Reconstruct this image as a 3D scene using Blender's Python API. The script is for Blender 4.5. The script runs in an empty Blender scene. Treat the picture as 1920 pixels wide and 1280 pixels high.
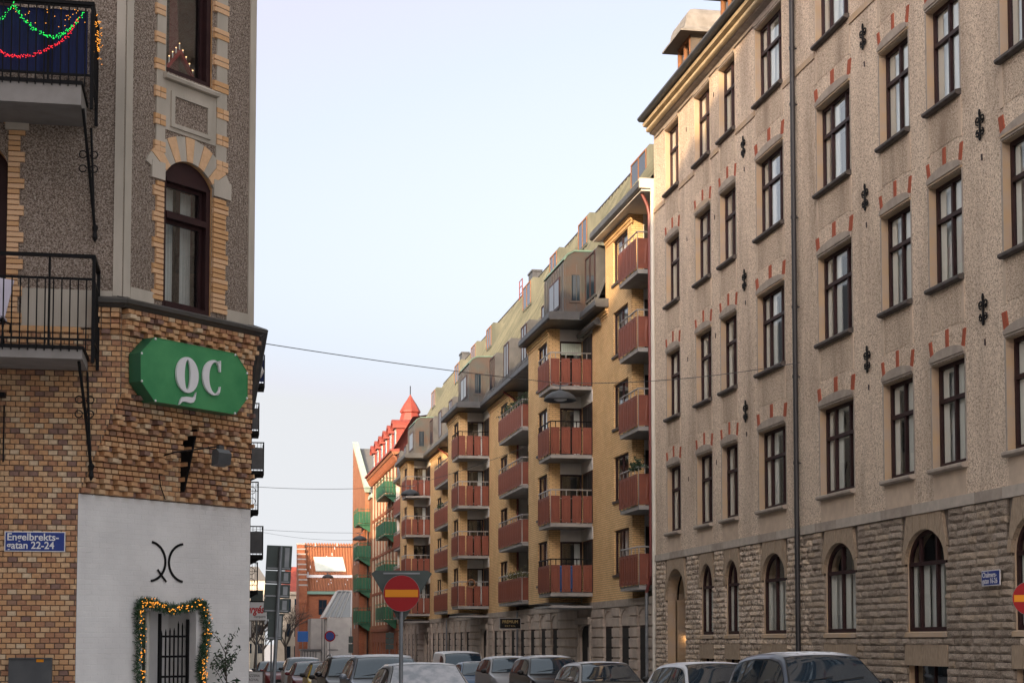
import bpy, bmesh, math, random
from mathutils import Vector, Matrix
random.seed(11)
S = bpy.context.scene
COL = S.collection
R = math.radians

# ------------------------------------------------------------------ camera
EYE = 1.9
cam = bpy.data.cameras.new('camera'); camo = bpy.data.objects.new('camera', cam); COL.objects.link(camo)
cam.sensor_width = 36; cam.lens = 3100/1920*36; cam.shift_y = 370/1920
cam.clip_start = .1; cam.clip_end = 3000
camo.location = (0, 0, EYE); camo.rotation_euler = (R(90+3.55), 0, -R(10.2027))
S.camera = camo
# ------------------------------------------------------------------ sky and sun
SUN_AZ = 32.5      # degrees the sun stands to the left of straight behind the camera
SUN_EL = 12.5
wd = bpy.data.worlds.new('World'); S.world = wd; wd.use_nodes = True
nt = wd.node_tree; bg = nt.nodes['Background']
sky = nt.nodes.new('ShaderNodeTexSky'); sky.sky_type = 'NISHITA'; sky.sun_disc = False
sky.sun_elevation = R(SUN_EL); sky.sun_rotation = R(180+SUN_AZ)
sky.altitude = 50; sky.air_density = 1.0; sky.dust_density = 6.5; sky.ozone_density = 1.0
hs = nt.nodes.new('ShaderNodeHueSaturation'); hs.inputs['Saturation'].default_value = .50   # thin winter haze takes the blue out
nt.links.new(sky.outputs[0], hs.inputs['Color']); tn = nt.nodes.new('ShaderNodeMix'); tn.data_type = 'RGBA'; tn.blend_type = 'MULTIPLY'; tn.inputs[0].default_value = 1; tn.inputs[7].default_value = (1, .957, 1.02, 1)
nt.links.new(hs.outputs[0], tn.inputs[6]); hz = nt.nodes.new('ShaderNodeMix'); hz.data_type = 'RGBA'; hz.blend_type = 'LIGHTEN'; hz.inputs[0].default_value = 1; hz.inputs[7].default_value = (2.12, 2.17, 2.26, 1)   # even pale haze down to the horizon
nt.links.new(tn.outputs[2], hz.inputs[6]); nt.links.new(hz.outputs[2], bg.inputs[0]); bg.inputs[1].default_value = .15
sl = bpy.data.lights.new('sun', 'SUN'); sl.energy = 2.6; sl.angle = R(.5); sl.color = (1.0, .70, .40)
so = bpy.data.objects.new('sun', sl); COL.objects.link(so)
a, e = R(SUN_AZ), R(SUN_EL)
sdir = Vector((-math.sin(a)*math.cos(e), -math.cos(a)*math.cos(e), math.sin(e)))   # towards the sun
so.rotation_euler = sdir.to_track_quat('Z', 'Y').to_euler(); so.location = sdir*200
vs = S.view_settings; vs.view_transform = 'Standard'; vs.look = 'None'; vs.gamma = 1; vs.exposure = 1.38
vs.use_curve_mapping = False
# ------------------------------------------------------------------ helpers
class Frame:
    """a vertical plane: u runs along it, z up, d out of it"""
    def __init__(s, o, u, n):
        s.o = Vector((o[0], o[1], 0)); s.u = Vector((u[0], u[1], 0)).normalized(); s.n = Vector((n[0], n[1], 0)).normalized()
    def P(s, u, z, d=0):
        p = s.o+s.u*u+s.n*d; return (p.x, p.y, p.z+z)
    def mat(s, u, z, d, su=1, sz=1, sd=1):
        m = Matrix.Identity(4); o = s.P(u, z, d)
        for r in range(3):
            m[r][0] = s.u[r]*su; m[r][1] = s.n[r]*sd; m[r][2] = (sz if r == 2 else 0); m[r][3] = o[r]
        return m
FW = Frame((0, 0), (1, 0), (0, -1))     # u = X, d = -Y
FR = Frame((13.9, 0), (0, 1), (-1, 0))  # right-hand facades, u = Y

class MB:
    def __init__(s): s.v = []; s.f = []; s.m = []
    def face(s, pts, mi=0):
        n = len(s.v); s.v += [tuple(p) for p in pts]; s.f.append(tuple(range(n, n+len(pts)))); s.m.append(mi)
    def mesh(s, vs_, fs, mi=0):
        n = len(s.v); s.v += [tuple(p) for p in vs_]
        for f in fs: s.f.append(tuple(n+i for i in f)); s.m.append(mi)
    def box(s, F, u0, u1, z0, z1, d0, d1, mi=0):
        p = [F.P(u, z, d) for d in (d0, d1) for z in (z0, z1) for u in (u0, u1)]
        s.mesh(p, [(0,1,3,2),(4,6,7,5),(0,4,5,1),(2,3,7,6),(0,2,6,4),(1,5,7,3)], mi)
    def bx(s, x0, x1, y0, y1, z0, z1, mi=0): s.box(FW, x0, x1, z0, z1, -y1, -y0, mi)
    def prism(s, F, poly, d0, d1, mi=0):
        k = len(poly); a_ = [F.P(u, z, d0) for u, z in poly]; b_ = [F.P(u, z, d1) for u, z in poly]
        s.mesh(a_+b_, [tuple(range(k)), tuple(range(2*k-1, k-1, -1))]+[(i, (i+1) % k, k+(i+1) % k, k+i) for i in range(k)], mi)
    def sweep(s, F, prof, u0, u1, mi=0):
        """profile of (d,z) points extruded along u"""
        k = len(prof); a_ = [F.P(u0, z, d) for d, z in prof]; b_ = [F.P(u1, z, d) for d, z in prof]
        s.mesh(a_+b_, [tuple(range(k)), tuple(range(2*k-1, k-1, -1))]+[(i, (i+1) % k, k+(i+1) % k, k+i) for i in range(k)], mi)
    def tube(s, pts, r, n=6, mi=0, close=False):
        pts = [Vector(p) for p in pts]; rings = []
        rr = r if isinstance(r, (list, tuple)) else [r]*len(pts)
        for i, p in enumerate(pts):
            t = (pts[(i+1) % len(pts)]-pts[i-1]) if close else (pts[min(i+1, len(pts)-1)]-pts[max(i-1, 0)])
            if t.length < 1e-9: t = Vector((0, 0, 1))
            t.normalize(); up = Vector((0, 0, 1)) if abs(t.z) < .95 else Vector((1, 0, 0))
            x = t.cross(up).normalized(); y = t.cross(x)
            rings.append([p+(x*math.cos(2*math.pi*k/n)+y*math.sin(2*math.pi*k/n))*rr[i] for k in range(n)])
        b = len(s.v); s.v += [tuple(q) for g in rings for q in g]; L = len(rings)
        for i in range(L if close else L-1):
            j = (i+1) % L
            for k in range(n):
                s.f.append((b+i*n+k, b+i*n+(k+1) % n, b+j*n+(k+1) % n, b+j*n+k)); s.m.append(mi)
        if not close:
            s.f.append(tuple(b+k for k in range(n))); s.m.append(mi)
            s.f.append(tuple(b+(L-1)*n+k for k in range(n-1, -1, -1))); s.m.append(mi)
    def lathe(s, c, prof, n=16, mi=0):
        b = len(s.v)
        for r_, z_ in prof:
            for k in range(n):
                s.v.append((c[0]+r_*math.cos(2*math.pi*k/n), c[1]+r_*math.sin(2*math.pi*k/n), c[2]+z_))
        for i in range(len(prof)-1):
            for k in range(n):
                s.f.append((b+i*n+k, b+i*n+(k+1) % n, b+(i+1)*n+(k+1) % n, b+(i+1)*n+k)); s.m.append(mi)
    def data(s, name, mats, smooth=False):
        me = bpy.data.meshes.new(name); me.from_pydata(s.v, [], s.f)
        for m in (mats if isinstance(mats, (list, tuple)) else [mats]): me.materials.append(m)
        if len(s.f):
            me.polygons.foreach_set('material_index', s.m)
            bm = bmesh.new(); bm.from_mesh(me); bmesh.ops.recalc_face_normals(bm, faces=bm.faces); bm.to_mesh(me); bm.free()
            if smooth: me.polygons.foreach_set('use_smooth', [True]*len(me.polygons))
        me.update(); return me
    def build(s, name, mats, parent=None, smooth=False, kind=None):
        return obj(name, s.data(name, mats, smooth), parent, kind)

INV = {}
def obj(name, me, parent=None, kind=None, m=None):
    o = bpy.data.objects.new(name, me); COL.objects.link(o)
    if m is not None: o.matrix_world = m
    if parent is not None:
        o.parent = parent; o.matrix_parent_inverse = INV.get(parent.name, Matrix.Identity(4))
    if kind: o['kind'] = kind
    return o
def tag(o, label, cat, group=None):
    o['label'] = label; o['category'] = cat
    if group: o['group'] = group
    return o
def thing(name, label, cat, loc=(0, 0, 0), group=None, rotz=0):
    o = bpy.data.objects.new(name, None); COL.objects.link(o); o.empty_display_size = .3
    o.location = loc; o.rotation_euler = (0, 0, rotz)
    INV[o.name] = Matrix.Translation(-Vector(loc)) if rotz == 0 else Matrix.Identity(4)
    return tag(o, label, cat, group)
def local_thing(*a_, **k):
    o = thing(*a_, **k); INV[o.name] = Matrix.Identity(4); return o
def part(name, mb, mats, parent, smooth=False, kind=None, label=None):
    o = mb.build(name, mats, parent, smooth, kind)
    if name == 'pane' and len(o.data.polygons) == 1:     # glass faces the street
        p_ = o.data.polygons[0]
        if p_.normal.dot(Vector((5, 5, 2))-p_.center) < 0: o.data.flip_normals()
    if label: o['label'] = label
    return o
def arc(cu, cz, ru, rz, a0, a1, n):
    return [(cu+ru*math.cos(R(a0+(a1-a0)*i/n)), cz+rz*math.sin(R(a0+(a1-a0)*i/n))) for i in range(n+1)]

def segarc(cu, cz, hw, rise, a0, a1, n):
    """flat segmental arch; same call as arc"""
    rad = (hw*hw+rise*rise)/(2*rise); t = math.asin(min(1, hw/rad)); sg = 1 if a0 > a1 else -1
    return [(cu+rad*math.sin(-sg*t+2*sg*t*i/n), cz+rise-rad+rad*math.cos(-sg*t+2*sg*t*i/n)) for i in range(n+1)]
def wall(mb, F, u0, u1, z0, z1, holes, dep, mi=0, mr=0, d=0):
    """wall skin with openings (a,b,c,e[,rise]); reveals go in by dep"""
    us = sorted({u0, u1} | {min(max(h[i], u0), u1) for h in holes for i in (0, 1)})
    zs = sorted({z0, z1} | {min(max(h[i], z0), z1) for h in holes for i in (2, 3)})
    for i in range(len(us)-1):
        j = 0
        while j < len(zs)-1:
            um = (us[i]+us[i+1])/2
            def free(k): zm = (zs[k]+zs[k+1])/2; return not any(h[0] < um < h[1] and h[2] < zm < h[3] for h in holes)
            if not free(j): j += 1; continue
            k = j
            while k+1 < len(zs)-1 and free(k+1): k += 1
            mb.face([F.P(us[i], zs[j], d), F.P(us[i+1], zs[j], d), F.P(us[i+1], zs[k+1], d), F.P(us[i], zs[k+1], d)], mi); j = k+1
    for h in holes:
        a_, b_, c_, e_ = h[:4]; rise = h[4] if len(h) > 4 else 0
        sp = e_-rise; q = d-dep
        mb.face([F.P(a_, c_, d), F.P(b_, c_, d), F.P(b_, c_, q), F.P(a_, c_, q)], mr)
        mb.face([F.P(a_, c_, d), F.P(a_, sp, d), F.P(a_, sp, q), F.P(a_, c_, q)], mr)
        mb.face([F.P(b_, c_, d), F.P(b_, sp, d), F.P(b_, sp, q), F.P(b_, c_, q)], mr)
        if rise:
            A = (segarc if len(h) > 5 else arc)((a_+b_)/2, sp, (b_-a_)/2, rise, 180, 0, 14)
            for p, r_ in zip(A, A[1:]):
                mb.face([F.P(p[0], p[1], d), F.P(r_[0], r_[1], d), F.P(r_[0], e_, d), F.P(p[0], e_, d)], mi)
                mb.face([F.P(p[0], p[1], d), F.P(r_[0], r_[1], d), F.P(r_[0], r_[1], q), F.P(p[0], p[1], q)], mr)
        else:
            mb.face([F.P(a_, e_, d), F.P(b_, e_, d), F.P(b_, e_, q), F.P(a_, e_, q)], mr)

def text_mesh(body, size, F, u, z, d, ext, m, name, parent, align='LEFT', xs=1., shear=0, bold=0):
    cu = bpy.data.curves.new(name, 'FONT'); cu.body = body; cu.size = size; cu.extrude = ext; cu.align_x = align
    cu.shear = shear; cu.offset = bold; cu.resolution_u = 3
    t = bpy.data.objects.new(name, cu); COL.objects.link(t)
    bpy.context.view_layer.update()
    me = bpy.data.meshes.new_from_object(t.evaluated_get(bpy.context.evaluated_depsgraph_get()))
    bpy.data.objects.remove(t); bpy.data.curves.remove(cu)
    for v in me.vertices: v.co = F.P(u+v.co.x*xs, z+v.co.y, d+v.co.z)
    me.materials.clear(); me.materials.append(m)
    return obj(name, me, parent)
# ------------------------------------------------------------------ materials
def node(nt, t, **k):
    n = nt.nodes.new(t)
    for a_, v in k.items(): setattr(n, a_, v)
    return n
def newmat(name):
    m = bpy.data.materials.new(name); m.use_nodes = True
    return m, m.node_tree, m.node_tree.nodes['Principled BSDF']
def c4(c): return (c[0], c[1], c[2], 1)
def coords(nt, mp=None, kind='Object'):
    tc = node(nt, 'ShaderNodeTexCoord'); out = tc.outputs[kind]
    if mp:
        m_ = node(nt, 'ShaderNodeMapping'); m_.inputs['Scale'].default_value = mp; nt.links.new(out, m_.inputs[0]); out = m_.outputs[0]
    return out
def ramp(nt, src, stops):
    r_ = node(nt, 'ShaderNodeValToRGB'); els = r_.color_ramp.elements
    while len(els) < len(stops): els.new(.5)
    for e_, (p, c) in zip(els, stops): e_.position = p; e_.color = c4(c) if not isinstance(c, (int, float)) else (c, c, c, 1)
    nt.links.new(src, r_.inputs[0]); return r_.outputs[0]
def noise(nt, co, scale, detail=4, rough=.55):
    n = node(nt, 'ShaderNodeTexNoise'); n.inputs['Scale'].default_value = scale; n.inputs['Detail'].default_value = detail
    n.inputs['Roughness'].default_value = rough; nt.links.new(co, n.inputs['Vector']); return n.outputs[0]
def bumpn(nt, b, src, st, dist=.02):
    n = node(nt, 'ShaderNodeBump'); n.inputs['Strength'].default_value = st; n.inputs['Distance'].default_value = dist
    nt.links.new(src, n.inputs['Height']); nt.links.new(n.outputs[0], b.inputs['Normal']); return n
def mixc(nt, fac, a_, b_, mode='MIX'):
    n = node(nt, 'ShaderNodeMix', data_type='RGBA', blend_type=mode)
    for i, v in ((0, fac), (6, a_), (7, b_)):
        if isinstance(v, (int, float)): n.inputs[i].default_value = v
        elif isinstance(v, tuple): n.inputs[i].default_value = c4(v)
        else: nt.links.new(v, n.inputs[i])
    return n.outputs[2]
def M(name, col, rough=.6, col2=None, ns=6, bump=0, bs=60, metal=0, mp=None, lo=.35, hi=.65, spec=.5, dist=.02, coat=0):
    m, nt, b = newmat(name); b.inputs['Roughness'].default_value = rough; b.inputs['Metallic'].default_value = metal
    b.inputs['Specular IOR Level'].default_value = spec; b.inputs['Coat Weight'].default_value = coat
    b.inputs['Base Color'].default_value = c4(col)
    co = coords(nt, mp)
    if col2: nt.links.new(ramp(nt, noise(nt, co, ns), [(lo, col), (hi, col2)]), b.inputs['Base Color'])
    if bump: bumpn(nt, b, noise(nt, co, bs), bump, dist)
    return m
def M_pebble(name, c_lo, c_mid, c_hi, scale=30, bump=.6, stain=.35, stc=(.12, .09, .07)):
    m, nt, b = newmat(name); co = coords(nt); b.inputs['Roughness'].default_value = .92; b.inputs['Specular IOR Level'].default_value = .2
    n1 = noise(nt, co, scale, 3, .6); n2 = noise(nt, co, scale*2.3, 2, .6)
    add = node(nt, 'ShaderNodeMath', operation='ADD'); nt.links.new(n1, add.inputs[0]); nt.links.new(n2, add.inputs[1])
    hf = node(nt, 'ShaderNodeMath', operation='MULTIPLY'); nt.links.new(add.outputs[0], hf.inputs[0]); hf.inputs[1].default_value = .5
    c = ramp(nt, hf.outputs[0], [(.41, c_lo), (.485, c_mid), (.60, c_hi)])
    st = ramp(nt, noise(nt, coords(nt, (1, 1, .2)), 1.1, 6, .65), [(.46, 0), (.78, stain)])
    nt.links.new(mixc(nt, st, c, stc), b.inputs['Base Color'])
    bumpn(nt, b, hf.outputs[0], bump, .03); return m
def M_brick(name, c1, c2, mortar, bw=.25, rh=.085, ms=.011, bump=.5, stain=None):
    m, nt, b = newmat(name); co = coords(nt); b.inputs['Roughness'].default_value = .8; b.inputs['Specular IOR Level'].default_value = .3
    sx = node(nt, 'ShaderNodeSeparateXYZ'); nt.links.new(co, sx.inputs[0])
    ad = node(nt, 'ShaderNodeMath', operation='ADD'); nt.links.new(sx.outputs[0], ad.inputs[0]); nt.links.new(sx.outputs[1], ad.inputs[1])
    cx = node(nt, 'ShaderNodeCombineXYZ'); nt.links.new(ad.outputs[0], cx.inputs[0]); nt.links.new(sx.outputs[2], cx.inputs[1])
    br = node(nt, 'ShaderNodeTexBrick'); br.inputs['Scale'].default_value = 1; br.inputs['Brick Width'].default_value = bw
    br.inputs['Row Height'].default_value = rh; br.inputs['Mortar Size'].default_value = ms; br.inputs['Mortar Smooth'].default_value = .1
    br.inputs['Color1'].default_value = c4(c1); br.inputs['Color2'].default_value = c4(c2); br.inputs['Mortar'].default_value = c4(mortar)
    br.inputs['Bias'].default_value = -.2
    nt.links.new(cx.outputs[0], br.inputs['Vector'])
    c = mixc(nt, ramp(nt, noise(nt, co, .9, 5), [(.4, 0), (.75, .5)]), br.outputs[0], mixc(nt, .5, br.outputs[0], stain or (.2, .09, .03), 'MULTIPLY'))
    nt.links.new(c, b.inputs['Base Color'])
    inv = node(nt, 'ShaderNodeMath', operation='SUBTRACT'); inv.inputs[0].default_value = 1; nt.links.new(br.outputs[1], inv.inputs[1])
    bumpn(nt, b, inv.outputs[0], bump, .02); return m
def M_glass(name, r0=.12, wav=.02):
    m, nt, b = newmat(name); nt.nodes.remove(b); out = nt.nodes['Material Output']
    g = node(nt, 'ShaderNodeBsdfGlossy'); g.inputs['Roughness'].default_value = .015; g.inputs['Color'].default_value = (.92, .96, 1, 1)
    t = node(nt, 'ShaderNodeBsdfTransparent'); t.inputs['Color'].default_value = (.90, .93, .92, 1)
    # Schlick reflectance, the same from both sides of the pane
    lw = node(nt, 'ShaderNodeLayerWeight'); lw.inputs['Blend'].default_value = .5
    pw = node(nt, 'ShaderNodeMath', operation='POWER'); nt.links.new(lw.outputs['Facing'], pw.inputs[0]); pw.inputs[1].default_value = 5
    mr = node(nt, 'ShaderNodeMapRange'); mr.inputs[3].default_value = r0; nt.links.new(pw.outputs[0], mr.inputs[0]); fr = mr
    mx = node(nt, 'ShaderNodeMixShader'); nt.links.new(fr.outputs[0], mx.inputs[0]); nt.links.new(t.outputs[0], mx.inputs[1]); nt.links.new(g.outputs[0], mx.inputs[2])
    nt.links.new(mx.outputs[0], out.inputs[0])
    bp = node(nt, 'ShaderNodeBump'); bp.inputs['Strength'].default_value = wav; bp.inputs['Distance'].default_value = .05
    nt.links.new(noise(nt, coords(nt), 1.6, 2), bp.inputs['Height']); nt.links.new(bp.outputs[0], g.inputs['Normal'])
    return m
def M_emit(name, col, st):
    m, nt, b = newmat(name); b.inputs['Base Color'].default_value = c4(col); b.inputs['Emission Color'].default_value = c4(col)
    b.inputs['Emission Strength'].default_value = st; return m
def M_frost(name, col, amount=.5, low=.70, rough=.35, metal=.3, snow=(.84, .87, .92), thr=.86):
    """car paint with a dusting of frost on upward faces"""
    m, nt, b = newmat(name); co = coords(nt); b.inputs['Metallic'].default_value = metal; b.inputs['Coat Roughness'].default_value = .06
    ge = node(nt, 'ShaderNodeNewGeometry'); sx = node(nt, 'ShaderNodeSeparateXYZ'); nt.links.new(ge.outputs['Normal'], sx.inputs[0])
    up = ramp(nt, sx.outputs[2], [(thr, 0), (min(thr+.15, .995), 1)])
    pat = ramp(nt, noise(nt, co, 5, 6, .7), [(.58-amount*.5, 0), (.76-amount*.5, 1)])
    mu = node(nt, 'ShaderNodeMath', operation='MULTIPLY'); nt.links.new(up, mu.inputs[0]); nt.links.new(pat, mu.inputs[1])
    gx = node(nt, 'ShaderNodeSeparateXYZ'); nt.links.new(coords(nt, None, 'Generated'), gx.inputs[0]); hi_ = ramp(nt, gx.outputs[2], [(low, .0 if low > .3 else 1), (min(1, low+.18), 1)])
    m2 = node(nt, 'ShaderNodeMath', operation='MULTIPLY'); nt.links.new(mu.outputs[0], m2.inputs[0]); nt.links.new(hi_, m2.inputs[1]); mu = m2
    nt.links.new(mixc(nt, mu.outputs[0], c4(col)[:3], snow), b.inputs['Base Color'])
    for inp, v0, v1 in (('Roughness', rough, .9), ('Metallic', metal, 0), ('Coat Weight', .35, 0)):
        mr = node(nt, 'ShaderNodeMapRange'); mr.inputs[3].default_value = v0; mr.inputs[4].default_value = v1
        nt.links.new(mu.outputs[0], mr.inputs[0]); nt.links.new(mr.outputs[0], b.inputs[inp])
    return m

m_plaster = M_pebble('rough_beige_plaster', (.27, .205, .15), (.70, .565, .43), (.90, .78, .64), 27, .9, .7, (.27, .20, .145))
m_spandrel = M_pebble('rain_stained_plaster', (.25, .19, .14), (.58, .465, .35), (.78, .67, .54), 27, .8, .9, (.24, .175, .125))
m_plaster_smooth = M('smooth_beige_plaster', (.64, .52, .40), .9, (.53, .425, .325), 3, .25, 40)
m_ochre = M('ochre_sandstone', (.50, .36, .225), .85, (.45, .355, .27), 2.5, .3, 50)
m_greystone = M('grey_sandstone', (.43, .37, .31), .88, (.33, .285, .24), 4, .3, 45)
m_band = M('pale_stone_band', (.52, .465, .40), .88, (.43, .385, .33), 5, .25, 60)
m_rust1 = M('rock_faced_stone', (.72, .60, .48), .95, (.20, .16, .125), 11, 1.0, 30, dist=.05, lo=.50, hi=.66)
m_rust2 = M('rock_faced_stone_dark', (.60, .49, .385), .95, (.17, .135, .105), 12, 1.0, 30, dist=.05, lo=.48, hi=.64)
m_rust3 = M('rock_faced_stone_warm', (.75, .61, .46), .95, (.30, .235, .17), 9, 1.0, 30, dist=.05, lo=.5, hi=.7)
m_joint = M('stone_joint', (.20, .165, .135), .95)
m_tooled = M('tooled_stone', (.48, .375, .265), .92, (.32, .245, .175), 9, .8, 14, mp=(6, 6, .8), dist=.03)
m_slate = M('dark_slate_sill', (.055, .045, .04), .6, (.10, .085, .075), 6, .2, 50)
m_frame = M('brown_painted_wood', (.036, .014, .015), .5, (.026, .011, .012), 3, spec=.25)
m_cream = M('cream_inner_frame', (.88, .86, .80), .6)
m_curtain = M('white_curtain', (.88, .88, .86), .9, (.80, .80, .78), 3, mp=(9, 9, .3))
m_dark = M('dark_room', (.018, .016, .015), .95)
m_room = M('dim_room', (.06, .055, .05), .95, (.03, .027, .025), .5)
m_glass = M_glass('window_glass', .10)
m_glass_hi = M_glass('mirroring_window_glass', .30, .035)
m_glass_l = M_glass('old_window_glass', .12, .05)
m_iron = M('black_wrought_iron', (.009, .009, .010), .6, bump=.1, spec=.2)
m_redbrick = M('red_accent_brick', (.42, .10, .045), .85, (.30, .075, .04), 14, .3, 60)
m_paleaccent = M('pale_plaster_accent', (.42, .33, .24), .9, (.36, .28, .20), 8, .2)
m_zinc_lt = M('weathered_zinc', (.34, .32, .29), .55, (.24, .225, .20), 3, .1, 20, metal=.3)
m_roofbrown = M('brown_roof_metal', (.125, .105, .085), .6, (.09, .075, .062), 2, .1, 15)
m_creampaint = M('cream_cornice_paint', (.60, .49, .31), .8, (.50, .40, .25), 3)
m_wood = M('orange_wood_frame', (.24, .105, .045), .6)
m_ybrick = M_brick('yellow_brick', (.84, .58, .295), (.76, .50, .235), (.46, .30, .15), .25, .078, .010, .5)
m_panel = M('red_brown_balcony_panel', (.225, .062, .034), .55, (.18, .050, .030), 2.5, .05, 40)
m_alu = M('aluminium_rail', (.42, .41, .40), .4, metal=.7)
m_white = M('white_render', (.66, .65, .62), .85, (.58, .57, .545), 2)
m_concrete = M('grey_concrete', (.36, .35, .335), .9, (.28, .27, .26), 3, .1)
m_copper = M('brown_copper_sheet', (.085, .058, .048), .5, (.062, .07, .068), 1.4, .15, 8, metal=.4)
m_verdi = M('green_copper_roof', (.085, .095, .075), .8, (.155, .16, .12), 1.6, .2, 12, mp=(1, 1.6, .3))
m_verdi_dk = M('dark_green_copper', (.13, .23, .185), .6, (.08, .13, .11), 1.6, .1)
m_lead = M('dark_grey_metal', (.062, .066, .072), .5, (.095, .10, .105), 2, .1, 14, metal=.3)
m_basestone = M('grey_brown_base_stone', (.54, .46, .385), .9, (.40, .335, .28), 1.6, .3, 40)
m_redpipe = M('red_painted_pipe', (.19, .045, .04), .45)
m_whitepipe = M('white_painted_pipe', (.62, .60, .53), .5)
m_blackpipe = M('black_painted_pipe', (.028, .028, .032), .5)
# left corner building
BR = [M('brick_%s' % n, c, .82, tuple(x*.72 for x in c), 18, .35, 70, dist=.006) for n, c in
      dict(orange=(.64, .36, .18), tan=(.69, .45, .255), rust=(.46, .235, .13), brown=(.37, .215, .14), plum=(.27, .16, .125), sand=(.70, .53, .35)).items()]
BRW = [36, 25, 18, 9, 5, 7]
m_mortar = M('grey_brown_mortar', (.11, .083, .063), .95, (.16, .122, .092), 10)
m_ledge = M('dark_zinc_ledge', (.10, .095, .09), .5, (.07, .066, .06), 2, metal=.3)
m_whitebrick = M('white_painted_brick', (.80, .79, .775), .75, (.69, .68, .67), 1.3, .3, 40)
m_lpebble = M_pebble('brown_pebbledash', (.09, .068, .053), (.245, .188, .147), (.50, .43, .37), 38, 1.0, .25, (.06, .045, .035))
m_lstone = M('smooth_grey_stone', (.50, .45, .38), .85, (.40, .36, .30), 2.2, .15, 40, mp=(1, 1, .35))
m_quoin = M('glazed_ochre_brick', (.72, .46, .265), .55, (.63, .39, .215), 12, .1, 40)
m_quoin2 = M('glazed_orange_brick', (.64, .37, .17), .55, (.55, .31, .145), 12, .1, 40)
m_blue = M('enamel_blue', (.012, .04, .23), .35)
m_white_paint = M('white_paint', (.75, .75, .75), .5)
m_green = M('green_sign_paint', (.03, .22, .08), .45, (.06, .29, .11), 2.2, .05, 20)
m_greenside = M('dark_green_sign_side', (.02, .12, .055), .5)
m_signwhite = M('white_letter', (.74, .74, .76), .4)
m_black = M('black_paint', (.008, .008, .009), .6, spec=.15)
m_red = M('sign_red', (.30, .005, .009), .5, spec=.3)
m_amber = M('sign_amber', (.72, .26, .010), .5, spec=.3)
m_signback = M('grey_green_sign_back', (.060, .082, .078), .5, (.048, .066, .064), 3, metal=.2)
m_galv = M('galvanised_pole', (.26, .28, .30), .45, (.20, .22, .24), 6, metal=.6)
m_slabgrey = M('grey_painted_slab', (.30, .28, .265), .85, (.24, .225, .21), 3)
m_bluecloth = M('navy_balcony_cloth', (.006, .016, .085), .85, (.004, .010, .055), 6, .3, 12, mp=(5, 5, .5))
m_canvas = M('lavender_canvas', (.62, .58, .68), .9)
m_needle = M('fir_needles', (.018, .062, .028), .7, (.035, .095, .04), 30)
m_bulb = M_emit('warm_bulb', (1, .36, .04), .55)
m_bulb_g = M_emit('green_bulb', (.02, .9, .12), .42)
m_bulb_r = M_emit('red_bulb', (1, .03, .05), .42)
m_candle = M_emit('candle_bulb', (1, .55, .25), 1.2)
m_leaf = M('dark_leaf', (.022, .045, .02), .6, (.035, .07, .03), 20)
m_bark = M('bare_bark', (.075, .06, .05), .95, (.05, .042, .036), 8)
# far buildings
m_rbrick = M_brick('red_brick', (.34, .105, .045), (.27, .08, .038), (.20, .12, .08), .25, .08, .01, .3)
m_obrick = M_brick('orange_red_brick', (.36, .145, .07), (.30, .115, .055), (.25, .15, .095), .25, .08, .01, .3)
m_facebuff = M('cream_render_strip', (.56, .49, .37), .85, (.48, .42, .31), 2)
m_redroof = M('red_sheet_roof', (.27, .052, .034), .6, (.22, .042, .028), 2)
m_slateroof = M('grey_slate_roof', (.17, .165, .155), .75, (.12, .118, .115), 9)
m_greenbalc = M('green_balcony_metal', (.012, .11, .052), .5, (.010, .085, .042), 4)
m_tile = M('orange_clay_tile', (.34, .13, .058), .8, (.28, .10, .046), 6, .4, 30)
m_snow = M('thin_snow', (.78, .80, .83), .9, (.70, .72, .75), 6)
m_creamwall = M('pale_cream_wall', (.58, .52, .42), .88, (.50, .45, .36), 2)
m_metalclad = M('pale_metal_cladding', (.40, .39, .37), .6, (.34, .33, .315), 1.5)
m_asphalt = M('frosty_asphalt', (.17, .17, .175), .9, (.11, .11, .115), 3, .4, 80)
m_paving = M('frosty_paving', (.44, .44, .45), .9, (.34, .34, .345), 4, .3, 60)
m_kerb = M('granite_kerb', (.30, .295, .29), .85, (.24, .235, .23), 12)
M_CARGLASS = M('dark_reflective_glass', (.012, .022, .034), .03, spec=.5)
M_WINDSCREEN = M('tinted_car_glass', (.02, .034, .05), .03, spec=.85, coat=.3)
M_WINDSCREEN.node_tree.nodes['Principled BSDF'].inputs['Specular Tint'].default_value = (.72, .88, 1, 1)
# ------------------------------------------------------------------ ground, roads, pavements
def gz(y): return 0. if y < 28 else -.011*(min(y, 250)-28)
def strip(name, x0, x1, ys, dz, m, thick=None):
    mb = MB()
    for y0, y1 in zip(ys, ys[1:]):
        a_, b_ = gz(y0)+dz, gz(y1)+dz
        if thick is None: mb.face([(x0, y0, a_), (x1, y0, a_), (x1, y1, b_), (x0, y1, b_)])
        else:
            p = [(x0, y0, a_-thick), (x1, y0, a_-thick), (x1, y1, b_-thick), (x0, y1, b_-thick), (x0, y0, a_), (x1, y0, a_), (x1, y1, b_), (x0, y1, b_)]
            mb.mesh(p, [(0,3,2,1),(4,5,6,7),(0,1,5,4),(1,2,6,5),(2,3,7,6),(3,0,4,7)])
    o = mb.build(name, m, None, kind='structure'); return o
strip('ground', -1500, 1500, [-1500, 28, 250, 2500], -.01, m_paving)
strip('road', 3.1, 11.3, [19.5, 28, 168], -.002, m_asphalt)
strip('road_cross_street', -200, 200, [5, 19.5], -.002, m_asphalt)
strip('pavement_left', -40, 2.95, [19.65, 24], .12, m_paving, .12)
strip('pavement_left_side', .55, 2.95, [24, 28, 168], .12, m_paving, .12)
strip('kerb_left', 2.953, 3.1, [19.65, 28, 168], .125, m_kerb, .13)
strip('kerb_right', 11.3, 11.447, [19.65, 28, 168], .125, m_kerb, .13)
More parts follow.
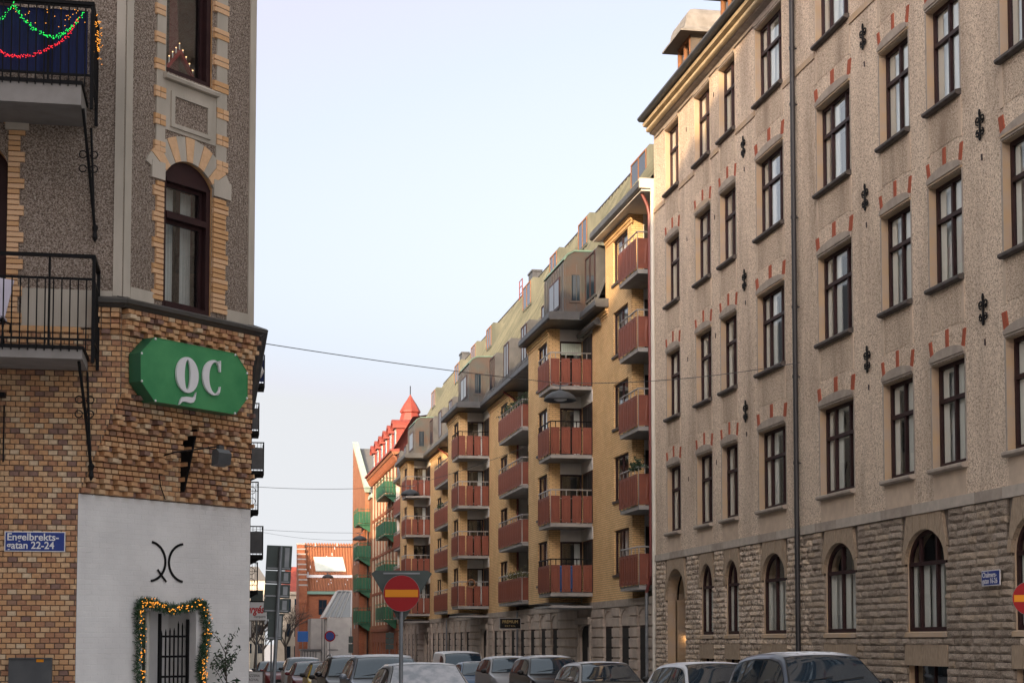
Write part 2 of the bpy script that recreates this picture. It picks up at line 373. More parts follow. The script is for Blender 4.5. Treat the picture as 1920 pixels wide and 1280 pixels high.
strip('pavement_right', 11.45, 13.9, [19.65, 28, 168], .12, m_paving, .12)

# ------------------------------------------------------------------ right-hand plaster building
RB = thing('apartment_building', 'beige rough-plaster apartment building with rock-faced stone ground floor and red brick accents', 'building', (13.9, 36, 0))
YN, YF = 19.0, 51.2
WINS = [(48.3, 49.8), (45.05, 46.57), (42.72, 44.15), (38.9, 40.97), (34.47, 36.55), (31.3, 32.8), (28.95, 30.42), (25.25, 27.3), (21.2, 23.2)]
ROWS = [5.28, 8.85, 12.41, 15.98]
WH = 2.03
ZB, ZT = 4.66, 18.35
mb = MB()
holes = [(a_, b_, z_, z_+WH) for a_, b_ in WINS for z_ in ROWS]
wall(mb, FR, YN, YF, ZB, ZT, holes, .30, 0, 1)
part('plaster_wall', mb, [m_plaster, m_ochre], RB)
# volume behind: gables, rear, room darkness
mb = MB()
mb.face([(13.9, YF, -.6), (26, YF, -.6), (26, YF, 18.6), (20, YF, 23.5), (15.6, YF, 21.6), (13.9, YF, 18.35)])
mb.face([(13.9, YN, -.6), (26, YN, -.6), (26, YN, 18.6), (20, YN, 23.5), (15.6, YN, 21.6), (13.9, YN, 18.35)])
mb.face([(26, YN, -.6), (26, YF, -.6), (26, YF, 18.6), (26, YN, 18.6)])
part('gable_and_rear_wall', mb, m_plaster_smooth, RB)
mb = MB(); mb.face([(15.1, YN, -.4), (15.1, YF, -.4), (15.1, YF, 18.3), (15.1, YN, 18.3)])
for z_ in (1.2, 4.6, 8.2, 11.8, 15.4): mb.face([(14.25, YN, z_), (15.1, YN, z_), (15.1, YF, z_), (14.25, YF, z_)])
for y_ in (50.6, 47.4, 44.6, 41.8, 37.7, 33.6, 30.9, 28.1, 24.2): mb.face([(14.25, y_, 0), (15.1, y_, 0), (15.1, y_, 18.3), (14.25, y_, 18.3)])
part('dark_rooms', mb, m_room, RB)

def casement(F, a_, b_, z0, z1, rec, parent, ncol, transom, curtain=0, rise=0, fw=.075, glass=None):
    """brown casement window with panes, cream inner frame and curtain; returns frame object"""
    mb = MB(); t = .07; d0, d1 = -rec-t, -rec
    if rise:
        sp = z1-rise; cu = (a_+b_)/2; hw = (b_-a_)/2
        O = arc(cu, sp, hw, rise, 180, 0, 16); I = arc(cu, sp, hw-fw, rise-fw, 180, 0, 16)
        for i in range(16): mb.prism(F, [O[i], O[i+1], I[i+1], I[i]], d0, d1)
        top = sp
    else:
        mb.box(F, a_, b_, z1-fw, z1, d0, d1); top = z1-fw
    mb.box(F, a_, a_+fw, z0, top, d0, d1); mb.box(F, b_-fw, b_, z0, top, d0, d1)
    mb.box(F, a_+fw, b_-fw, z0, z0+fw*1.1, d0, d1+.015)
    ia, ib = a_+fw, b_-fw; iz0, iz1 = z0+fw*1.1, (z1-fw)
    cols = [ia+(ib-ia)*k/ncol for k in range(ncol+1)]
    if ncol == 3: cols = [ia, ia+(ib-ia)*.27, ia+(ib-ia)*.73, ib]
    mw = .036
    for c in cols[1:-1]:
        zz = iz1
        if rise: zz = sp+(rise-fw)*math.sqrt(max(0, 1-((c-cu)/(hw-fw))**2))-.005
        mb.box(F, c-mw, c+mw, iz0, transom-.04, d0+.004, d1+.012); mb.box(F, c-mw, c+mw, transom+.04, zz, d0+.004, d1+.012)
    mb.box(F, ia, ib, transom-.04, transom+.04, d0+.002, d1+.025)
    fr = part('window', mb, m_frame, parent)
    dg = -rec-.035; glass = glass or m_glass
    for k in range(ncol):
        p0 = cols[k]+(mw if k else 0); p1 = cols[k+1]-(mw if k < ncol-1 else 0)
        mb = MB(); mb.face([F.P(p0, iz0, dg), F.P(p1, iz0, dg), F.P(p1, transom-.04, dg), F.P(p0, transom-.04, dg)]); part('pane', mb, glass, fr)
        mb = MB()
        if rise:
            n = 8; U = [p0+(p1-p0)*i/n for i in range(n+1)]
            tp = [F.P(u, min(iz1, sp+(rise-fw*.5)*math.sqrt(max(0.0, 1-((u-cu)/(hw-fw*.4))**2))), dg) for u in U]
            mb.face([F.P(p0, transom+.04, dg), F.P(p1, transom+.04, dg)]+tp[::-1])
        else: mb.face([F.P(p0, transom+.04, dg), F.P(p1, transom+.04, dg), F.P(p1, iz1, dg), F.P(p0, iz1, dg)])
        part('pane', mb, glass, fr)
    # cream inner casement set back behind the glass
    mb = MB(); e0, e1 = -rec-.20, -rec-.075; top2 = (z1-fw-.02) if not rise else sp
    for c in (ia, ib): mb.box(F, c-.05, c+.05, z0+.02, top2, e0, e1)
    for c in cols[1:-1]: mb.box(F, c-.045, c+.045, z0+.02, top2, e0, e1-.03)
    mb.box(F, ia+.05, ib-.05, transom-.04, transom+.04, e0, e1-.04)
    if not rise: mb.box(F, ia+.05, ib-.05, top2-.05, top2+.02, e0, e1)
    # painted inner reveals fill the far side of each light
    for k in range(ncol):
        w_ = cols[k+1]-cols[k]; mb.box(F, cols[k+1]-w_*.36, cols[k+1]-.01, z0+.04, top2-.03, -rec-.075, -rec-.062)
    part('inner_frame', mb, m_cream, fr)
    if curtain:
        mb = MB(); ec = e0+.03
        for (c0, c1) in curtain:
            n = max(4, int((c1-c0)*(b_-a_)/.05)); pts = []
            for i in range(n+1): pts.append((a_+(b_-a_)*(c0+(c1-c0)*i/n), ec+.025*math.sin(i*1.9)))
            for p, q in zip(pts, pts[1:]): mb.face([F.P(p[0], z0, p[1]), F.P(q[0], z0, q[1]), F.P(q[0], top2, q[1]), F.P(p[0], top2, p[1])])
        part('curtain', mb, m_curtain, fr)
    return fr

rc = random.Random(3)
brick_me = None
def accent_brick_mesh():
    mb = MB(); mb.mesh([(0, 0, 0), (1, 0, 0), (1, 0, 1), (0, 0, 1), (.06, 1, .02), (.94, 1, .02), (.94, 1, .98), (.06, 1, .98)],
                       [(4,5,6,7),(0,1,5,4),(1,2,6,5),(2,3,7,6),(3,0,4,7)]); return mb
me_red = accent_brick_mesh().data('brick', m_redbrick); me_pale = accent_brick_mesh().data('brick', m_paleaccent)
for wi, (a_, b_) in enumerate(WINS):
    for ri, z_ in enumerate(ROWS):
        w_ = b_-a_; big = w_ > 1.8
        cset = [0, [(.02, .3), (.7, .98)], [(.02, .22), (.8, .98)], [(.02, .98)], [(.55, .98)]][rc.choice([1, 2, 2, 3, 4, 0, 1])]
        casement(FR, a_, b_, z_+.02, z_+WH, .15, RB, 3 if big else 2, z_+1.32, cset, glass=m_glass_hi if ri > 1 else m_glass)
        # slate sill with stone ends
        mb = MB(); mb.sweep(FR, [(-.15, z_+.05), (.11, z_-.01), (.13, z_-.03), (.13, z_-.075), (.09, z_-.105), (-.02, z_-.105), (-.15, z_-.02)], a_-.04, b_+.02)
        part('window_sill', mb, m_slate if ri else m_greystone, RB)
        # segmental hood with a straight moulded foot
        zt = z_+WH
        for lo_, hi_, dd in ((0, .045, .03), (.045, .085, .05)):
            mb = MB(); mb.box(FR, a_-.02, b_+.02, zt+.02+lo_, zt+.02+hi_-.002, -.02, dd); part('hood_moulding', mb, m_ochre if rc.random() < .35 and ri > 0 else m_greystone, RB)
        A = arc((a_+b_)/2, zt+.105, w_/2+.03, .155, 180, 0, 12)
        mb = MB(); mb.prism(FR, A, -.01, .05); part('window_hood', mb, [m_ochre, m_greystone, m_greystone][rc.randrange(3)] if ri else m_greystone, RB)
        # brick accents: three pairs radiating from the hood
        cu = (a_+b_)/2
        for k, (uc, zb, tilt) in enumerate(((a_+.05, zt+.15, .42), (cu, zt+.262, 0), (b_-.05, zt+.15, -.42))):
            nb = 2 if not big else 3
            for j in range(nb):
                off = (j-(nb-1)/2)*.066
                h_ = .35
                s_ = -1 if k == 0 else (1 if k == 2 else 0)     # outer pairs lean away from the centre
                th = s_*R(13); cu_, su_ = math.cos(th), math.sin(th)
                o = FR.P(uc+off*cu_-.03, zb+.005, .001)
                uy, uz = (cu_*.058, -su_*.058); zy, zz_ = (su_*h_, cu_*h_)
                mm = Matrix(((0, -.02, 0, o[0]), (uy, 0, zy, o[1]), (uz, 0, zz_, o[2]), (0, 0, 0, 1)))
                obj('brick', me_pale if ri == 3 else me_red, RB, m=mm)
        # smooth panel under the sill
        if ri:
            mb = MB(); mb.box(FR, a_+.02, b_-.02, ROWS[ri-1]+WH+.66, z_-.11, 0, .006); part('spandrel_panel', mb, m_spandrel, RB)
            for e_ in (a_-.02, b_-.06):
                mb = MB(); mb.box(FR, e_-.02, e_+.10, ROWS[ri-1]+WH+.62, z_-.112, 0, .014); part('spandrel_strip', mb, m_plaster_smooth, RB)
        else:
            mb = MB(); mb.box(FR, a_+.02, b_-.02, ZB+.01, z_-.11, 0, .006); part('spandrel_panel', mb, m_plaster_smooth, RB)
        # stone jamb blocks, thin margin around the opening
        for j0, j1 in ((b_, b_+.055), (a_-.055, a_)):
            mb = MB(); mb.box(FR, j0, j1, z_, zt, 0, .008); part('jamb_stone', mb, m_plaster_smooth if ri == 3 else m_greystone, RB)
# string course below the top windows (in lengths between the sills)
ys = [YN]+sorted(sum([[a_-.05, b_+.03] for a_, b_ in WINS], []))+[YF]
for y0, y1 in zip(ys[::2], ys[1::2]):
    mb = MB(); mb.box(FR, y0, y1, 15.72, 15.87, 0, .03); part('string_course', mb, m_ochre, RB)
# wrought iron wall anchors
def anchor():
    mb = MB(); F0 = Frame((0, 0), (1, 0), (0, 1))
    mb.box(F0, -.018, .018, -.26, .28, .02, .05)
    mb.prism(F0, [(-.03, .22), (0, .30), (.03, .22), (0, .16)], .02, .055)
    mb.prism(F0, [(-.03, -.24), (0, -.30), (.03, -.24), (0, -.19)], .02, .055)
    for sx in (-1, 1):
        for cz, r0, up in ((.10, .085, 1), (-.15, .07, -1)):
            pts = []
            for i in range(17):
                t = i/16; an = R(-90+t*430)*1; rr = r0*(1-.72*t)
                pts.append(F0.P(sx*(.09+rr*math.cos(an)*1.0), cz+up*rr*math.sin(an), .035))
            mb.tube(pts, .017, 5)
    return mb.data('wall_anchor', m_iron)
me_anchor = anchor()
for y_, z_ in [(41.95, 15.17), (41.95, 11.55), (41.95, 8.02), (33.6, 15.13), (33.6, 11.56), (33.6, 8.0), (28.1, 15.05), (28.1, 11.45), (28.1, 8.0), (24.2, 11.5), (24.2, 8.0)]:
    obj('wall_anchor', me_anchor, RB, m=FR.mat(y_, z_, 0))
    mb = MB(); mb.prism(FR, [(y_-.03, z_-.68), (y_+.025, z_-.66), (y_+.03, z_-.54), (y_-.02, z_-.55)], 0, .012); part('scaffold_hole', mb, m_frame, RB)
for y_, zz in [(47.45, (17.35, 14.0, 10.35, 6.75)), (44.65, (17.5, 13.95, 10.55, 6.95))]:
    for z_ in zz:
        mb = MB(); mb.prism(FR, [(y_-.025, z_-.08), (y_+.02, z_-.07), (y_+.02, z_+.07), (y_-.02, z_+.06)], 0, .012); part('scaffold_hole', mb, m_frame, RB)
# stone band, in blocks
y = YN; i = 0
while y < YF:
    y2 = min(YF, y+[1.35, 1.6, 1.1, 1.45][i % 4]); mb = MB(); mb.box(FR, y+.004, y2-.004, 4.455, ZB, -.05, .05); part('band_stone', mb, m_band if i % 3 else m_greystone, RB); y = y2; i += 1
# ---- ground floor: arched openings, rock-faced blocks
ARCH = [(45.08, 46.3, 2), (42.75, 43.92, 2), (39.02, 40.78, 2), (34.5, 36.38, 2), (29.93, 31.8, 3), (25.35, 27.2, 3), (20.9, 22.8, 3)]
DOOR = (47.86, 50.0)
SPR, APX, SIL = 3.47, 4.13, 2.08
holes = [(a_, b_, SIL, APX, APX-SPR) for a_, b_, _ in ARCH]+[(a_, b_, .35, 1.42) for a_, b_, _ in ARCH]+[(DOOR[0], DOOR[1], -.25, APX, .95)]
mb = MB(); wall(mb, FR, YN, YF, -.6, 4.46, holes, .30, 0, 1, -.04)
part('base_wall', mb, [m_joint, m_ochre], RB)
for a_, b_, n in ARCH:
    casement(FR, a_, b_, SIL+.02, APX, .075, RB, n, 3.46, [(.0, .3), (.4, .62), (.8, 1.)] if a_ < 33 else [(.0, .4), (.5, .9)], rise=APX-SPR, fw=.085)
    mb = MB(); mb.sweep(FR, [(-.14, SIL+.045), (.03, SIL), (.04, SIL-.09), (-.14, SIL-.09)], a_-.02, b_+.02); part('window_sill', mb, m_ochre, RB)
    # basement window: dark panes behind a frame
    mb = MB()
    for u in (a_, (a_+b_)/2-.03, b_-.06): mb.box(FR, u, u+.06, .36, 1.42, -.22, -.16)
    f_ = part('basement_window', mb, m_frame, RB)
    mb = MB(); mb.face([FR.P(a_, .36, -.19), FR.P(b_, .36, -.19), FR.P(b_, 1.42, -.19), FR.P(a_, 1.42, -.19)]); part('pane', mb, m_glass, f_)
    # tooled lintel over it, in vertical stones
    k = 5
    for i in range(k):
        u0 = a_-.06+(b_-a_+.12)*i/k; u1 = a_-.06+(b_-a_+.12)*(i+1)/k
        mb = MB(); mb.box(FR, u0+.003, u1-.003, 1.425, 1.84, -.03, .02+.01*rc.random()); part('lintel_stone', mb, m_tooled, RB)
# voussoirs over each arch
for (a_, b_, rise) in [(x[0], x[1], APX-SPR) for x in ARCH]+[(DOOR[0], DOOR[1], .95)]:
    cu, hw, sp = (a_+b_)/2, (b_-a_)/2, APX-rise; k = 9
    for i in range(k):
        t0, t1 = 180-180*i/k, 180-180*(i+1)/k
        P0 = arc(cu, sp, hw+.003, rise+.003, t0-.6, t1+.6, 4)
        def outer(t):
            c, s_ = math.cos(R(t)), math.sin(R(t))
            ext = .16 if s_ < .75 else 9
            u = cu+c*(hw+ext); z = sp+s_*(rise+ext)
            if s_ >= .62:
                z = 4.45; u = cu+c*(hw+.25)*.9
            return (u, min(z, 4.45))
        q0, q1 = outer(t0-.6), outer(t1+.6)
        mb = MB(); mb.prism(FR, P0+[q1, q0], -.05, .022+.012*rc.random()); part('voussoir', mb, m_tooled, RB)
# rock-faced blocks
def rock(rr):
    nu, nz = 6, 4; vs_, fs = [], []
    for j in range(nz):
        for i in range(nu):
            u, z_ = i/(nu-1), j/(nz-1); ed = i in (0, nu-1) or j in (0, nz-1)
            d = (.0+.45*rr.random(), .35+.75*rr.random(), .5+.45*rr.random(), .5)[j]
            if i in (0, nu-1): d = min(d, .25)
            vs_.append((u, d, z_))
    for j in range(nz-1):
        for i in range(nu-1):
            q = j*nu+i; fs.append((q, q+1, q+nu+1, q+nu))
    b = len(vs_); vs_ += [(0, -.9, 0), (1, -.9, 0), (1, -.9, 1), (0, -.9, 1)]
    fs += [tuple(range(nu))+(b+1, b), (b+3, b+2)+tuple((nz-1)*nu+i for i in range(nu-1, -1, -1)), tuple([b]+[b+3]+[j*nu for j in range(nz-1, -1, -1)]), tuple([b+2, b+1]+[j*nu+nu-1 for j in range(nz)])]
    return vs_, fs
rr = random.Random(5)
ROCKS = [rock(rr) for _ in range(9)]
rock_me = []
for vs_, fs in ROCKS:
    mb = MB(); mb.mesh(vs_, fs); rock_me.append([mb.data('stone_block', m) for m in (m_rust1, m_rust2, m_rust3)])
CH = .1457; blocks = []
def blocked(z0, z1):
    out = []
    for a_, b_, n in ARCH:
        if z1 > SIL-.09 and z0 < 3.9: out.append((a_-.003, b_+.003))
        if z1 > 3.45: 
            zc = (z0+z1)/2; ex = .09 if zc < 3.75 else .17 if zc < 4.0 else .14
            out.append((a_-ex-.01, b_+ex+.01))
        if z0 < 1.42: out.append((a_-.003, b_+.003))
        if 1.40 < z1 and z0 < 1.82: out.append((a_-.065, b_+.065))
    out.append((DOOR[0]-(.003 if z1 < 3.2 else .16), DOOR[1]+(.003 if z1 < 3.2 else .16)))
    return sorted(out)
z = 4.447-CH; row = 0
while z > -.4:
    ex = blocked(z, z+CH); spans = []; y = YN
    for a_, b_ in ex:
        if a_ > y: spans.append((y, a_))
        y = max(y, b_)
    if y < YF: spans.append((y, YF))
    for s0, s1 in spans:
        y = s0
        while y < s1-.02:
            l = rr.choice([.3, .38, .45, .52, .6, .7]); y2 = y+l
            if s1-y2 < .2: y2 = s1
            blocks.append((y, min(y2, s1), z)); y = y2
    z -= CH; row += 1
def showsize(b): return -(b[0]**2) if 26.9 < b[0] < 50 and b[2] > 1.0 else -1e6-b[0]
blocks.sort(key=showsize, reverse=True)
mb = MB()
for i, (y0, y1, z) in enumerate(blocks):
    k = rr.randrange(9); c = rr.choices([0, 1, 2], [5, 2.5, 2])[0]; dep = .045+.035*rr.random()
    m_ = FR.mat(y0+.006, z+.005, -.012, y1-y0-.012, CH-.010, dep)
    if rr.random() < .5: m_ = m_ @ Matrix(((-1, 0, 0, 1), (0, 1, 0, 0), (0, 0, 1, 0), (0, 0, 0, 1)))
    if i < 300: obj('stone_block', rock_me[k][c], RB, m=m_)
    else: mb.mesh([m_ @ Vector(v) for v in ROCKS[k][0]], ROCKS[k][1], c)
part('stone_blocks', mb, [m_rust1, m_rust2, m_rust3], RB, kind='stuff')
# entrance: pale lined porch with inner door and wall lamp
mb = MB(); a_, b_ = DOOR
mb.box(FR, a_-.02, b_+.02, -.3, 4.2, -1.9, -1.75, 1)
mb.box(FR, b_, b_+.1, -.3, 3.2, -1.8, -.3, 0); mb.box(FR, a_-.1, a_, -.3, 3.2, -1.8, -.3, 0)
A = arc((a_+b_)/2, APX-.95, (b_-a_)/2, .95, 180, 0, 14)
for p, q in zip(A, A[1:]): mb.face([FR.P(p[0], p[1], -.4), FR.P(q[0], q[1], -.4), FR.P(q[0], q[1], -1.8), FR.P(p[0], p[1], -1.8)], 0)
part('porch_lining', mb, [m_ochre, m_dark], RB)
mb = MB(); mb.box(FR, a_+.1, a_+.9, -.2, 2.6, -1.7, -1.62); part('entrance_door', mb, m_frame, RB)
mb = MB(); mb.box(FR, 49.86, 49.96, 2.05, 2.28, -.72, -.62); lampw = part('porch_lamp', mb, m_black, RB)
mb = MB(); mb.box(FR, 49.875, 49.945, 2.0, 2.045, -.705, -.635); part('bulb', mb, M_emit('porch_bulb', (1, .62, .28), 12), lampw)
# downpipe
mb = MB(); x_ = 13.9-.12
mb.tube([(x_, 37.85, 18.2), (x_, 37.85, 9), (x_, 37.85, 1.35)], .062, 10)
dp = part('downpipe', mb, m_blackpipe, RB)
for z_ in (16.4, 15.0, 12.2, 10.0, 8.3, 6.2, 3.7): 
    mb = MB(); mb.tube([(x_, 37.85, z_-.04), (x_, 37.85, z_+.04)], .075, 10); mb.box(FR, 37.83, 37.87, z_-.012, z_+.012, -.05, .1); part('bracket', mb, m_blackpipe, dp)
# painted cornice, gutter and brown mansard roof
mb = MB()
mb.sweep(FR, [(0, 18.14), (.05, 18.14), (.06, 18.22), (.20, 18.26), (.22, 18.30), (0, 18.36)], YN, 50.95, 1)
mb.sweep(FR, [(0, 18.30), (.30, 18.30), (.34, 18.33), (.35, 18.40), (.31, 18.44), (0, 18.44)], YN, 50.9, 0)
mb.sweep(FR, [(0, 18.44), (.36, 18.44), (.45, 18.46), (.48, 18.54), (.44, 18.57), (0, 18.58)], YN, 50.85, 0)
part('cornice', mb, [m_creampaint, m_greystone], RB)
mb = MB(); mb.sweep(FR, [(.45, 18.585), (.60, 18.585), (.66, 18.65), (.66, 18.70), (.56, 18.71), (0, 18.74), (0, 18.60)], YN, 50.8); part('gutter', mb, m_lead, RB)
mb = MB()
roofprof = [(.55, 18.715), (-1.35, 21.1), (-6.1, 23.4), (-12.1, 18.6)]
for (d0, z0), (d1, z1) in zip(roofprof, roofprof[1:]): mb.face([FR.P(YN, z0, d0), FR.P(YF+.1, z0, d0), FR.P(YF+.1, z1, d1), FR.P(YN, z1, d1)])
part('mansard_roof', mb, m_roofbrown, RB)
for yc in (46.6, 42.3, 35.0, 28.5):
    a_, b_ = yc-.70, yc+.70; zb, ze = 18.8, 19.72; DF = .3
    mb = MB()
    mb.box(FR, a_, a_+.06, zb, ze, -1.3, DF); mb.box(FR, b_-.06, b_, zb, ze, -1.3, DF); mb.box(FR, a_, b_, ze, ze+.02, -1.3, DF)
    dm = part('dormer', mb, m_roofbrown, RB)
    mb = MB(); mb.box(FR, a_+.06, a_+.14, zb, ze, DF-.08, DF+.02); mb.box(FR, b_-.14, b_-.06, zb, ze, DF-.08, DF+.02); mb.box(FR, yc-.03, yc+.03, zb, ze, DF-.08, DF+.01); mb.box(FR, a_+.14, b_-.14, ze-.08, ze-.002, DF-.08, DF+.015)
    part('window_frame', mb, m_wood, dm)
    mb = MB(); mb.face([FR.P(a_+.1, zb, DF-.05), FR.P(b_-.1, zb, DF-.05), FR.P(b_-.1, ze, DF-.05), FR.P(a_+.1, ze, DF-.05)]); part('pane', mb, m_glass, dm)
    mb = MB(); mb.face([FR.P(a_+.06, zb, -.9), FR.P(b_-.06, zb, -.9), FR.P(b_-.06, ze, -.9), FR.P(a_+.06, ze, -.9)]); part('dark_room', mb, m_room, dm)
    # swept bell roof with wide eaves, hipped at the front
    mb = MB(); prof = [(.40, -.03), (.40, .02), (.30, .07), (.22, .17), (.19, .32), (.17, .46), (.12, .60), (.02, .72), (-.14, .80)]
    rings = [[FR.P(a_-q*.8, ze+h, DF+q), FR.P(b_+q*.8, ze+h, DF+q), FR.P(b_+q*.8, ze+h, -2.2), FR.P(a_-q*.8, ze+h, -2.2)] for q, h in prof]
    rings.append([FR.P(yc-.25, ze+.86, DF-.45), FR.P(yc+.25, ze+.86, DF-.45), FR.P(yc+.25, ze+.86, -2.2), FR.P(yc-.25, ze+.86, -2.2)])
    for A, B in zip(rings, rings[1:]):
        for i in range(4): mb.face([A[i], A[(i+1) % 4], B[(i+1) % 4], B[i]])
    mb.face(rings[-1]); part('bell_roof', mb, m_zinc_lt, dm)
    mb = MB(); q = .39; mb.face([FR.P(a_-q*.8, ze-.025, DF+q), FR.P(b_+q*.8, ze-.025, DF+q), FR.P(b_+q*.8, ze-.025, -.6), FR.P(a_-q*.8, ze-.025, -.6)]); part('soffit', mb, m_roofbrown, dm)
# ------------------------------------------------------------------ yellow brick building with red balconies
YB = thing('brick_apartment_building', 'long yellow brick apartment block with red-brown panel balconies and green copper roof', 'building', (13.9, 88, -.6))
PB = [3.75, 6.34, 8.91, 11.5, 14.08]
Y0, Y1 = 51.25, 125.9
BAYS = [62.0, 85.7, 109.4]          # near end wall of each projecting bay
BL = 4.2                            # bay length
BX = 1.3                            # how far a bay projects
NOTCH = [(51.3, 54.2)]+[(b+BL, b+BL+11.8) for b in BAYS]   # recessed stretches with long balconies
DN = -.9
EZ = 13.95
def yquad(mb, u0, u1, z0, z1, d, mi=0): mb.face([FR.P(u0, z0, d), FR.P(u1, z0, d), FR.P(u1, z1, d), FR.P(u0, z1, d)], mi)
def endwall(mb, y, d0, d1, z0, z1, mi=0): mb.face([FR.P(y, z0, d0), FR.P(y, z0, d1), FR.P(y, z1, d1), FR.P(y, z1, d0)], mi)

def yellow_window(a_, b_, z0, z1, d, ncol=2, sill=True):
    mb = MB(); fw = .07
    for u in (a_, b_-fw): mb.box(FR, u, u+fw, z0, z1, d-.14, d-.07)
    for c in range(1, ncol): u = a_+(b_-a_)*c/ncol; mb.box(FR, u-.045, u+.045, z0+fw, z1-fw, d-.138, d-.075)
    mb.box(FR, a_+fw, b_-fw, z1-fw, z1, d-.14, d-.07); mb.box(FR, a_+fw, b_-fw, z0, z0+fw, d-.14, d-.07)
    w = part('window', mb, m_frame, YB)
    for c in range(ncol):
        u0, u1 = a_+(b_-a_)*c/ncol, a_+(b_-a_)*(c+1)/ncol
        mb = MB(); yquad(mb, u0+.03, u1-.03, z0+.03, z1-.03, d-.11); part('pane', mb, m_glass, w)
    mb = MB(); yquad(mb, a_, b_, z0, z1, d-.8); part('dark_room', mb, m_room, w)
    if random.random() < .7:
        mb = MB(); k = random.choice([.25, .3, .4]); yquad(mb, b_-(b_-a_)*k, b_, z0, z1, d-.3); part('curtain', mb, m_curtain, w)
    if sill:
        mb = MB(); mb.box(FR, a_-.05, b_+.05, z0-.09, z0-.005, d-.1, d+.06); part('window_sill', mb, m_copper, w)

# balcony panel: sheet with a raised stadium moulding
def panel_mesh():
    mb = MB(); F0 = Frame((0, 0), (1, 0), (0, 1))
    mb.box(F0, 0, 1, 0, 1, -.5, 0)
    O = [(.5+.34*math.cos(R(t)), .5+(.30 if math.sin(R(t)) > 0 else -.30)+.14*math.sin(R(t))) for t in range(0, 360, 30)]
    I = [(.5+.24*math.cos(R(t)), .5+(.30 if math.sin(R(t)) > 0 else -.30)+.10*math.sin(R(t))) for t in range(0, 360, 30)]
    n = len(O)
    for i in range(n): 
        j = (i+1) % n
        a_, b_, c, e_ = F0.P(*O[i], 0), F0.P(*O[j], 0), F0.P(*I[j], 0), F0.P(*I[i], 0)
        mo = [F0.P((O[k][0]+I[k][0])/2, (O[k][1]+I[k][1])/2, .6) for k in (i, j)]
        mb.face([a_, b_, mo[1], mo[0]]); mb.face([mo[0], mo[1], c, e_])
    return mb.data('panel', m_panel)
me_panel = panel_mesh()
me_panel2 = me_panel.copy(); me_panel2.materials.clear(); me_panel2.materials.append(M('faded_balcony_panel', (.22, .058, .028), .55, (.17, .046, .026), 2.5))
FE = {}
def balcony(u0, u1, d0, d1, zb, n_end, n_long, low=False, ledge=None):
    """u0 near end, u1 far end, d1 outer edge; panels on the near end and along the street side"""
    mb = MB(); mb.box(FR, u0+.02, u1, zb-.16, zb-.02, d0, d1-.03)
    bal = part('balcony', mb, m_concrete, YB)
    FEn = Frame(FR.P(0, 0, 0)[:2], (-1, 0), (0, -1)); FEn.o = Vector((13.9, u0, 0))   # near end plane; u = d
    k = (d1-d0)/n_end
    for i in range(n_end):
        obj('panel', me_panel2 if random.random() < .22 else me_panel, bal, m=FEn.mat(d0+k*i+.035, zb, .02+random.uniform(-.004, .004), k-.07, 1.0, .02))
    k = (u1-u0)/n_long
    for i in range(n_long):
        obj('panel', me_panel2 if random.random() < .10 else me_panel, bal, m=FR.mat(u0+k*i+.015, zb+random.uniform(-.004, .004), d1+.02, k-.03, 1.0, .02))
    mb = MB()
    p = [FR.P(u1, zb+1.22, d1-.03), FR.P(u0+.03, zb+1.22, d1-.03), FR.P(u0+.03, zb+1.22, d0)]
    mb.tube(p, .028, 6)
    for i in range(n_long+1): q = u0+.03+(u1-u0-.03)*i/n_long; mb.tube([FR.P(q, zb-.05, d1-.035), FR.P(q, zb+1.21, d1-.035)], .018, 5)
    for i in range(n_end): q = d0+(d1-.03-d0)*(i+.5)/n_end; mb.tube([FR.P(u0+.035, zb-.05, q), FR.P(u0+.035, zb+1.21, q)], .018, 5)
    mb.tube([FR.P(u0+.035, zb+.1, d0), FR.P(u0+.035, zb+.1, d1-.03)], .012, 4); mb.tube([FR.P(u0+.035, zb+.9, d0), FR.P(u0+.035, zb+.9, d1-.03)], .012, 4)
    part('railing', mb, m_alu if random.random() < .85 else m_black, bal)
    return bal

mb = MB(); wmb = MB(); wins = []
# main brick wall pieces on the street plane
for i, (s0, s1) in enumerate([(54.2, 62.0), (78.0, 85.7), (101.7, 109.4), (125.4, Y1)]):
    top = 16.5 if i == 0 else EZ
    hs = []
    for k in range(5 if i == 0 else 4):
        if s1-s0 > 2: hs.append((s0+.5, s0+2.65, PB[k]+.5, PB[k]+2.06))
    if i == 0:
        wall(mb, FR, s0, 58.0, 3.35, 16.5, hs, .2); wall(mb, FR, 58.0, s1, 3.35, EZ, [], .2); endwall(mb, 58.0, 0, -2, EZ, 16.5)
    else: wall(mb, FR, s0, s1, 3.35, top, hs, .2)
    wins += [(h[0], h[1], h[2], h[3], 0) for h in hs]
    endwall(mb, s0, 0, -.42, 3.35, top)
# bays
for b in BAYS:
    hs = [(b+.35, b+2.25, PB[k]+.35, PB[k]+2.04) for k in range(4)]
    wall(mb, FR, b, b+BL, 3.4, EZ, hs, .2, d=BX)
    wins += [(h[0], h[1], h[2], h[3], BX) for h in hs]
    endwall(mb, b, BX, BX-.44, 3.4, EZ); endwall(mb, b+BL, BX, DN, 3.4, EZ)
    mb.face([FR.P(b, 3.4, BX), FR.P(b+BL, 3.4, BX), FR.P(b+BL, 3.4, 0), FR.P(b, 3.4, 0)], 1)
# brick courses stepping out under the eaves
def corbel(u0, u1, d, z):
    for q in range(3): mb.box(FR, u0, u1, z-.32+q*.10, z-.23+q*.10, d-.02, d+.03+.035*q)
for i, (s0, s1) in enumerate([(78.0, 83.9), (101.7, 107.6)]): corbel(s0-.06, s1, 0, EZ)
corbel(57.6, 60.0, 0, EZ); corbel(54.1, 57.9, 0, 16.5)
for b in BAYS: corbel(b-.06, b+BL+.05, BX, EZ)
part('brick_wall', mb, [m_ybrick, m_concrete], YB)
for w in wins: yellow_window(w[0], w[1], w[2], w[3], w[4])
